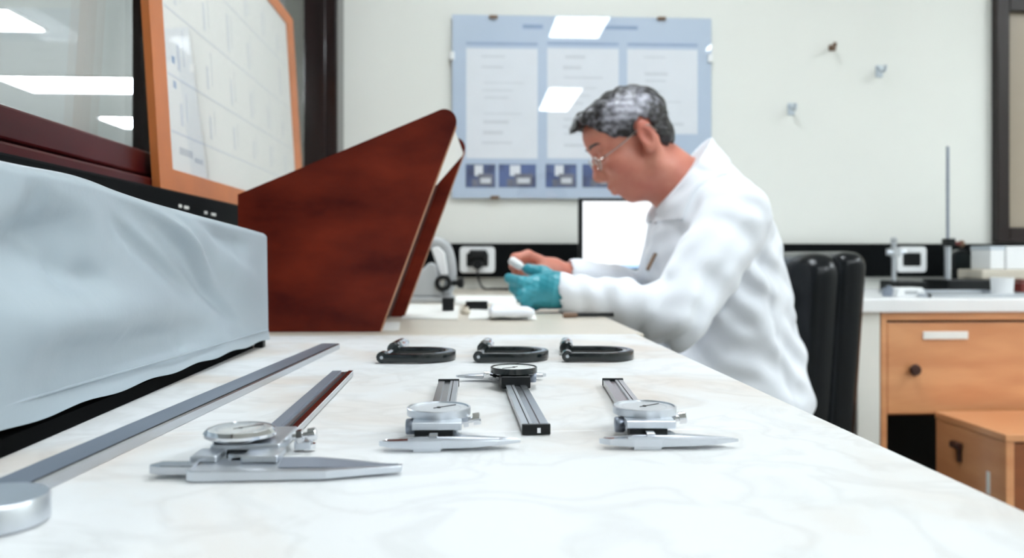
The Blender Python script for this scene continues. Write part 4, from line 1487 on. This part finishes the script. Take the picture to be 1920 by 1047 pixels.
# legs and shoes
lf = Field((0.02, YC - 0.26, 0.0), (0.78, YC + 0.26, 0.66), 0.006)
for s_ in (-1, 1):
    y = YC + 0.10 * s_
    lf.chain([(0.62, y, 0.565), (0.20, y + 0.02 * s_, 0.575), (0.24, y + 0.03 * s_, 0.10)], [0.082, 0.064, 0.046], 0.03)
lf.mesh('trousers', 'trousers', man, 1)
for s_ in (-1, 1):
    y = YC + 0.13 * s_
    ff = Field((-0.02, y - 0.07, -0.01), (0.32, y + 0.07, 0.14), 0.005)
    ff.chain([(0.255, y, 0.048), (0.15, y, 0.040), (0.07, y, 0.034)], [0.042, 0.040, 0.030], 0.02)
    ff.cone((0.24, y, 0.06), (0.245, y, 0.105), 0.036, 0.036, 0.02)
    ff.cut(lambda X, Y, Z: Z + 0 * X + 0 * Y, (-0.02, y - .07, -0.01), (0.32, y + .07, 0.0), 0)
    ff.mesh('shoe', 'shoe', man, 1)

# ------------------------------------------------------------------ small thing held in the fingers
t = thing('sample_holder', "small white capped part held in the man's fingertips", 'instrument', P(972, 505, 1.645))
q0, q1 = P(955, 486, 1.632), P(984, 505, 1.628)
lathe('white_cap', [(0.0, 0), (0.006, 0.001), (0.0085, 0.006), (0.0085, 0.024), (0.006, 0.030), (0, 0.030)], 'plate', t, q0, q1 - q0, 20)
lathe('dark_tip', [(0.005, 0.030), (0.005, 0.044), (0.003, 0.047), (0, 0.047)], 'steel_d', t, q0, q1 - q0, 16)

# ------------------------------------------------------------------ office chair
t = thing('office_chair', 'glossy black leather office chair behind the man', 'chair', (0.62, 1.92, 0))
cyc = 1.985
chf = Field((0.64, cyc - 0.33, 0.40), (0.94, cyc + 0.33, 0.92), 0.006)
tl = math.radians(4)
R = [[math.cos(tl), 0, -math.sin(tl)], [0, 1, 0], [math.sin(tl), 0, math.cos(tl)]]
chf.rbox((0.765, cyc, 0.66), (0.055, 0.215, 0.205), 0.052, 0.01, R)
chf.rbox((0.758, cyc, 0.74), (0.052, 0.18, 0.11), 0.048, 0.03, R)
back = chf.mesh('backrest', 'leather', t, 1)
ch2 = Field((0.70, cyc - 0.33, 0.40), (0.98, cyc + 0.33, 0.92), 0.006)
ch2.rbox((0.825, cyc, 0.65), (0.038, 0.212, 0.217), 0.032, 0.01, R)
ch2.mesh('back_shell', 'leather', t, 1)
se = Field((0.34, cyc - 0.38, 0.32), (0.86, cyc + 0.32, 0.46), 0.006)
se.rbox((0.58, cyc - 0.11, 0.388), (0.22, 0.25, 0.045), 0.04, 0.01)
se.mesh('seat', 'leather', t, 1)
cyl('gas_column', (0.61, cyc - 0.11, 0.07), 0.028, 0.29, 'blackp', t, seg=20)
box('back_bracket', (0.60, 0.87, cyc - 0.04, cyc + 0.04, 0.325, 0.343), 'blackp', t, bevel=0.004)
box('back_bracket', (0.845, 0.868, cyc - 0.04, cyc + 0.04, 0.343, 0.56), 'blackp', t, bevel=0.004)
for i in range(5):
    a = 2 * math.pi * i / 5 + 0.3
    e = Vector((0.61 + 0.28 * math.cos(a), cyc - 0.11 + 0.28 * math.sin(a), 0.075))
    lg = tube('base_arm', [(0.61, cyc - 0.11, 0.10), e], [0.022, 0.014], 'blackp', t, 8)
    cyl('caster', e + Vector((-0.02 * math.sin(a), 0.02 * math.cos(a), -0.045)), 0.029, 0.04, 'blackp', lg, (math.sin(a), -math.cos(a), 0), 16)

# ------------------------------------------------------------------ monitor on the counter
ym = 2.36
a, b = P(1085, 371, ym), P(1262, 514, ym)
mw = 0.325
t = thing('monitor', 'small monitor with a bright white screen behind the man', 'monitor', (a.x + mw / 2, ym + 0.05, TT))
box('housing', (a.x, a.x + mw, ym, ym + 0.022, b.z, a.z), 'blackp', t, bevel=0.004)
s = box('screen', (a.x + 0.012, a.x + mw - 0.012, ym - 0.0008, ym + 0.002, b.z + 0.026, a.z - 0.010), 'screen', t)
box('taskbar', (a.x + 0.012, a.x + mw - 0.012, ym - 0.0010, ym + 0.0015, b.z + 0.016, b.z + 0.026), 'screen_b', t)
for i, v in enumerate((452, 466, 480)):
    p = P(1142, v, ym - 0.001)
    box('screen_text', (p.x - 0.002, p.x + 0.002, ym - 0.0014, ym - 0.0008, p.z - 0.003, p.z + 0.003), 'ink', s)
box('neck', (a.x + mw / 2 - 0.03, a.x + mw / 2 + 0.03, ym + 0.022, ym + 0.045, TT + 0.012, b.z + 0.05), 'blackp', t, bevel=0.004)
box('foot', (a.x + mw / 2 - 0.10, a.x + mw / 2 + 0.10, ym - 0.05, ym + 0.12, TT + 0.0003, TT + 0.012), 'blackp', t, bevel=0.004)

# ------------------------------------------------------------------ instrument behind the stand
yi = 1.92
t = thing('bench_microscope', 'pale grey arched bench instrument with black knob behind the brown stand', 'instrument', P(815, 570, yi))
bx0, bx1 = P(762, 560, yi).x, P(822, 560, yi).x
hz0 = P(800, 492, yi).z
pr = [(bx0, TT + 0.040), (bx1 - 0.02, hz0), (bx1 - 0.006, hz0 - 0.006), (bx1 + 0.008, TT + 0.014), (bx0 - 0.02, TT + 0.014), (bx0 - 0.02, TT + 0.026)]
prism('housing', [Vector((x, yi, z)) for x, z in pr], (0, 0.09, 0), 'plate_g', t, bevel=0.004, seg=2)
arch = [P(838, 550, yi + 0.04), P(846, 520, yi + 0.04), P(843, 484, yi + 0.04), P(834, 462, yi + 0.04), P(817, 455, yi + 0.04), P(798, 462, yi + 0.04), P(784, 486, yi + 0.04)]
tube('arm', curve_pts(arch, 6), 0.013, 'plate_g', t, 14)
hd = [P(808, 466, yi + 0.02), P(822, 462, yi + 0.02), P(834, 474, yi + 0.02), P(840, 515, yi + 0.02), P(826, 520, yi + 0.02)]
prism('lamp_head', hd, (0, 0.05, 0), 'plate', t, bevel=0.003)
kc = P(831, 531, yi)
lathe('focus_ring', [(0.009, 0.0), (0.016, 0.0), (0.019, 0.003), (0.019, 0.02), (0.016, 0.023), (0.009, 0.023)], 'blackp', t, kc + Vector((0, -0.012, 0)), (0, 1, 0), 26, ring=True)
box('pillar', (P(822, 550, yi).x, P(846, 550, yi).x, yi + 0.012, yi + 0.06, TT + 0.012, P(830, 548, yi).z), 'plate_g', t, bevel=0.003)
lathe('side_knob', [(0.0, 0.0), (0.006, 0.0), (0.006, 0.012), (0.012, 0.014), (0.012, 0.026), (0.0, 0.028)], 'blackp', t, P(848, 531, yi + 0.03), (1, -0.15, 0), 18)
box('foot_plate', (bx0 - 0.03, P(852, 550, yi).x, yi - 0.005, yi + 0.12, TT + 0.0003, TT + 0.0135), 'plate_g', t, bevel=0.003)


def sheet(name, corners, label, m='paper', z=0.0, group=None, curl=0.003):
    """paper sheet from its four corners on the desk (pixel, on the desk plane), slightly curled"""
    c = []
    for u, v in corners:
        Y = 1.5
        for _ in range(8):
            aa = (u - U0) / F_PX
            Y = (CAMZ - TT) * F_PX / (v - V0) * (math.cos(YAW) - aa * math.sin(YAW))
        c.append(Vector((P(u, v, Y).x, Y, TT + 0.0004 + z)))
    n = 8
    vv, ff = [], []
    for k in range(2):
        for i in range(n + 1):
            for j in range(n + 1):
                s_, t_ = i / n, j / n
                p = (c[0] * (1 - s_) + c[1] * s_) * (1 - t_) + (c[3] * (1 - s_) + c[2] * s_) * t_
                vv.append((p.x, p.y, p.z + k * 0.0012 + curl * (0.5 + 0.5 * math.sin(s_ * 7 + t_ * 3)) * (t_ * (1 - t_) * 2 + s_ * (1 - s_))))
    N = (n + 1) ** 2
    for k in range(2):
        for i in range(n):
            for j in range(n):
                a_ = k * N + i * (n + 1) + j
                q = (a_, a_ + n + 1, a_ + n + 2, a_ + 1)
                ff.append(q if k else q[::-1])
    rim = [i * (n + 1) for i in range(n + 1)] + [n * (n + 1) + j for j in range(1, n + 1)] + [i * (n + 1) + n for i in range(n - 1, -1, -1)] + [j for j in range(n - 1, 0, -1)]
    for a_, b_ in zip(rim, rim[1:] + rim[:1]):
        ff.append((a_, b_, b_ + N, a_ + N))
    o = mk(name, vv, ff, m, None, True)
    sharp(o, 60)
    ctr = (c[0] + c[1] + c[2] + c[3]) / 4
    o.data.transform(Matrix.Translation(-ctr))
    o.location = ctr
    return tag(o, label, 'paper' if m == 'paper' else 'tray', group)


def cube(name, u0, u1, v1, h, dpt, label, cat, m, bevel=0.002, z=0.0):
    """block standing on the desk: front-bottom edge at pixels (u0..u1, v1)"""
    aa = ((u0 + u1) / 2 - U0) / F_PX
    Y = (CAMZ - TT - z) * F_PX / (v1 - V0) * (math.cos(YAW) - aa * math.sin(YAW))
    x0, x1 = P(u0, v1, Y).x, P(u1, v1, Y).x
    t = thing(name, label, cat, ((x0 + x1) / 2, Y, TT + z))
    return t, x0, x1, Y


G = 'papers on the cream desk'
sheet('tray_sheet', [(752, 599), (858, 600), (862, 574), (770, 572)], 'white sheet on the desk right beside the brown stand', group=G)
sheet('tray_sheet', [(878, 600), (1006, 601), (1000, 578), (884, 577)], 'white sheet below the gloved hand on the desk', group=G)
sheet('tray_sheet', [(852, 571), (975, 573), (968, 556), (856, 556)], 'far white sheet lying below the left wall socket', group=G)
sheet('tray_sheet', [(714, 622), (748, 622), (750, 606), (722, 606)], 'small white slip at the foot of the brown stand', group=G, curl=0.001)
f = Field((-0.05, 1.35, TT - 0.01), (0.2, 1.7, TT + 0.06), 0.003)
c = P(955, 590, 1.50)
t, x0, x1, Y = cube('cloth', 918, 1003, 597, 0.02, 0.05, 'white folded cloth wipe on the desk under the gloved hand', 'cloth', 'paper', z=0.005)
f = Field((x0 - 0.03, Y - 0.03, TT), (x1 + 0.03, Y + 0.12, TT + 0.04), 0.0025)
f.rbox(((x0 + x1) / 2, Y + 0.04, TT + 0.0125), ((x1 - x0) / 2, 0.035, 0.007), 0.006)
f.rbox(((x0 + x1) / 2 - 0.012, Y + 0.045, TT + 0.019), ((x1 - x0) / 2 - 0.016, 0.025, 0.006), 0.005, 0.006)
f.warp(lambda X, Y, Z: 0.0012 * np.sin(X * 160 + Y * 60) * np.sin(Y * 130))
f.mesh('folded_cloth', 'coat', t, 1)

t, x0, x1, Y = cube('small_black_box', 829, 851, 583, 0, 0, 'small black cube on the white sheet by the grey instrument', 'box', 'blackp', z=0.004)
box('case', (x0, x1, Y, Y + 0.024, TT + 0.004, TT + 0.026), 'blackp', t, bevel=0.002)
box('lid', (x0 - 0.0006, x1 + 0.0006, Y - 0.0006, Y + 0.0246, TT + 0.021, TT + 0.0275), 'blackp', t, bevel=0.0015)
t, x0, x1, Y = cube('black_case', 873, 915, 582, 0, 0, 'flat black case in front of the far white sheet', 'case', 'blackp', z=0.001)
box('case', (x0, x1, Y, Y + 0.035, TT + 0.0012, TT + 0.0125), 'blackp', t, bevel=0.002)
box('lid', (x0, x1, Y, Y + 0.035, TT + 0.013, TT + 0.0175), 'blackp', t, bevel=0.002)
t, x0, x1, Y = cube('beige_adapter', 865, 881, 589, 0, 0, 'tiny beige brass piece in front of the flat black case', 'adapter', 'beige', z=0.001)
lathe('body', [(0.0, 0.0), (0.008, 0.0), (0.009, 0.001), (0.009, 0.006), (0.006, 0.007), (0.006, 0.012), (0.0, 0.012)], 'beige', t, ((x0 + x1) / 2, Y + 0.009, TT + 0.0013), (0, 0, 1), 22)
lathe('pin', [(0.0, 0.012), (0.002, 0.012), (0.002, 0.016), (0.0, 0.016)], 'brown', t, ((x0 + x1) / 2, Y + 0.009, TT + 0.0013), (0, 0, 1), 12)
p0, p1 = P(1058, 597, 1.435), P(1150, 596, 1.445)
t = thing('pen', "dark pen lying on the desk below the man's cuff", 'pen', (p0.x, p0.y, TT))
z = TT + 0.0052
tube('barrel', [(p0.x, p0.y, z), (p1.x, p1.y, z)], 0.004, 'blackp', t, 10)
tube('cap', [(p0.x - 0.002, p0.y, z), (p0.x + 0.022, p0.y + 0.002, z)], 0.0047, 'brown', t, 10)
p = P(973, 567, 1.88)
t = thing('black_nut', 'tiny black nut near the far white sheet, left of the glove', 'nut', (p.x, p.y, TT))
lathe('ring', [(0.003, 0.0), (0.006, 0.0), (0.006, 0.006), (0.003, 0.006)], 'blackp', t, (p.x, p.y, TT + 0.0006), (0, 0, 1), 12, ring=True)

# ------------------------------------------------------------------ things on the right-hand counter
# small clamp stand
y = 2.50
t = thing('clamp_stand', 'short steel clamp stand in front of the right wall socket', 'stand', P(1690, 540, y))
z1 = P(1676, 452, y).z
q = P(1676, 530, y)
box('base', (P(1667, 530, y).x, P(1722, 530, y).x, y - 0.05, y + 0.06, TT + 0.0003, P(1690, 527, y).z), 'blackp', t, bevel=0.003)
cyl('rod', (q.x, y, TT + 0.015), 0.0075, z1 - TT - 0.015, 'satin', t, seg=18)
lathe('top_knob', [(0.0, 0), (0.008, 0.0), (0.010, 0.003), (0.010, 0.012), (0.006, 0.017), (0.0, 0.017)], 'plate_g', t, (q.x, y, z1 - 0.006), (0, 0, 1), 18)
p = P(1672, 473, y)
tube('cross_arm', [p + Vector((-0.022, -0.014, 0)), p + Vector((0.034, -0.014, 0.0))], 0.006, 'satin', t, 10)
box('boss_head', (q.x - 0.012, q.x + 0.012, y - 0.022, y + 0.010, p.z - 0.014, p.z + 0.014), 'plate_g', t, bevel=0.003)
tube('screw', [p + Vector((-0.022, -0.014, 0.01)), p + Vector((-0.022, -0.014, -0.01))], 0.003, 'satin', t, 8)

# tall rod stand
y = 2.46
t = thing('rod_stand', 'tall thin rod stand with black base at the right', 'stand', P(1790, 545, y))
q = P(1777, 450, y)
box('base', (P(1756, 535, y).x, P(1861, 535, y).x, y - 0.06, y + 0.08, TT + 0.0003, P(1800, 524, y).z), 'blackp', t, bevel=0.003)
cyl('lower_rod', (q.x, y, TT + 0.02), 0.0095, P(1777, 455, y).z - TT - 0.02, 'satin', t, seg=18)
cyl('upper_rod', (q.x, y, P(1777, 460, y).z), 0.0048, P(1777, 275, y).z - P(1777, 460, y).z, 'steel_d', t, seg=14)
p = P(1777, 456, y)
box('clamp', (p.x - 0.012, p.x + 0.014, y - 0.02, y + 0.014, p.z - 0.010, p.z + 0.014), 'blackp', t, bevel=0.003)
tube('clamp_screw', [p + Vector((0.014, -0.004, 0)), p + Vector((0.040, -0.004, -0.002))], 0.006, 'red', t, 10)
lathe('clamp_knob', [(0.0, 0), (0.010, 0.0), (0.011, 0.004), (0.010, 0.009), (0.0, 0.010)], 'brown', t, p + Vector((0.036, -0.004, -0.002)), (1, 0, 0), 16)

# black round gauge behind the tall stand
y = 2.60
p = P(1805, 492, y)
t = thing('round_gauge', 'black round gauge standing behind the tall rod stand', 'gauge', (p.x, y, TT))
lathe('case', [(0.0, 0.0), (0.036, 0.0), (0.041, 0.006), (0.041, 0.028), (0.0, 0.028)], 'blackm', t, (p.x, y, p.z), (0, 1, 0), 36)
lathe('bezel', [(0.032, -0.003), (0.039, -0.003), (0.040, 0.001), (0.032, 0.001)], 'blackp', t, (p.x, y, p.z), (0, 1, 0), 36, ring=True)
box('foot', (p.x - 0.03, p.x + 0.03, y - 0.005, y + 0.03, TT + 0.0003, p.z - 0.035), 'blackp', t, bevel=0.002)

# little white digital meter
y = 2.12
a, b = P(1681, 540, y), P(1736, 560, y)
t = thing('digital_meter', 'small white digital meter near the counter edge', 'meter', ((a.x + b.x) / 2, y, TT))
pr = [(a.x, TT + 0.0004), (a.x + 0.006, a.z - 0.002), (a.x + 0.010, a.z), (b.x - 0.010, a.z), (b.x - 0.006, a.z - 0.002), (b.x, TT + 0.0004)]
prism('case', [Vector((x, y, z)) for x, z in pr], (0, 0.05, 0), 'plate', t, bevel=0.0015)
box('display', (a.x + 0.022, b.x - 0.022, y - 0.0008, y + 0.001, a.z - 0.017, a.z - 0.008), 'plate_g', t)
y = 2.16
p = P(1666, 551, y)
t = thing('grey_weight', 'dull grey round weight left of the white meter', 'weight', (p.x, y, TT))
lathe('disc', [(0.0, 0.0), (0.015, 0.0), (0.016, 0.002), (0.016, 0.020), (0.014, 0.022), (0.0, 0.022)], 'steel_d', t, (p.x, y, TT + 0.0004), (0, 0, 1), 24)
lathe('grip', [(0.0, 0.022), (0.005, 0.022), (0.007, 0.027), (0.0, 0.029)], 'steel_d', t, (p.x, y, TT + 0.0004), (0, 0, 1), 18)

# steel tray
y = 2.07
a, b = P(1742, 556, y), P(1960, 556, y)
t = thing('steel_tray', 'flat grey steel tray along the counter edge at right', 'tray', ((a.x + b.x) / 2, y, TT))
box('tray_floor', (a.x, b.x, y, y + 0.26, TT + 0.0004, TT + 0.003), 'steel', t)
bm = bmesh.new()
for bb in ((a.x, b.x, y, y + 0.006, TT + 0.003, TT + 0.010), (a.x, b.x, y + 0.254, y + 0.26, TT + 0.003, TT + 0.010), (a.x, a.x + 0.006, y, y + 0.26, TT + 0.003, TT + 0.010), (b.x - 0.006, b.x, y, y + 0.26, TT + 0.003, TT + 0.010)):
    bm_box(bm, bb)
from_bm('tray_rim', bm, 'satin', t)
y = 2.15
p = P(1879, 549, y)
t = thing('white_cup', 'small white cup standing in the steel tray', 'cup', (p.x, y, TT + 0.003))
zc = P(1879, 522, y).z - TT - 0.003
lathe('cup_wall', [(0.0, 0.0), (0.024, 0.0), (0.026, 0.002), (0.028, zc), (0.0255, zc), (0.023, 0.004), (0.0, 0.004)], 'plate', t, (p.x, y, TT + 0.0034), (0, 0, 1), 28)
lathe('rim', [(0.0253, zc - 0.001), (0.0288, zc - 0.001), (0.0288, zc + 0.0015), (0.0253, zc + 0.0015)], 'plate', t, (p.x, y, TT + 0.0034), (0, 0, 1), 28, ring=True)
# beige riser shelf carrying white boxes
y = 2.44
a, b = P(1842, 506, y), P(2010, 524, y)
t = thing('beige_riser', 'beige riser shelf holding white boxes at the right edge', 'shelf', ((a.x + b.x) / 2, y, TT))
box('shelf_top', (a.x, b.x, y, y + 0.13, b.z, a.z), 'beige', t, bevel=0.004)
box('leg', (P(1868, 530, y).x + 0.012, P(1868, 530, y).x + 0.03, y + 0.05, y + 0.12, TT + 0.0004, b.z), 'beige', t)
box('leg', (b.x - 0.03, b.x - 0.012, y + 0.02, y + 0.12, TT + 0.0004, b.z), 'beige', t)
for (u0, u1, lab) in ((1857, 1884, 'narrow white box, leftmost on the beige riser'), (1887, 1940, 'wide white box beside the narrow one on the beige riser')):
    p, q = P(u0, 462, y + 0.02), P(u1, 505, y + 0.02)
    t = thing('white_box', lab, 'box', ((p.x + q.x) / 2, y + 0.07, a.z), group='white boxes on the riser')
    box('carton', (p.x, q.x, y + 0.02, y + 0.12, a.z + 0.0004, p.z - 0.004), 'plate', t, bevel=0.003)
    box('lid', (p.x - 0.001, q.x + 0.001, y + 0.019, y + 0.121, p.z - 0.012, p.z), 'clear' if u0 < 1870 else 'plate', t, bevel=0.002)
y = 2.36
p = P(1915, 538, y)
t = thing('red_case', 'dark red case on the counter at the far right edge', 'case', (p.x + 0.03, y, TT))
box('case', (p.x, p.x + 0.09, y, y + 0.05, TT + 0.0004, P(1915, 531, y).z), 'red', t, bevel=0.002)
box('lid', (p.x, p.x + 0.09, y, y + 0.05, P(1915, 530, y).z, P(1915, 525, y).z), 'red', t, bevel=0.002)
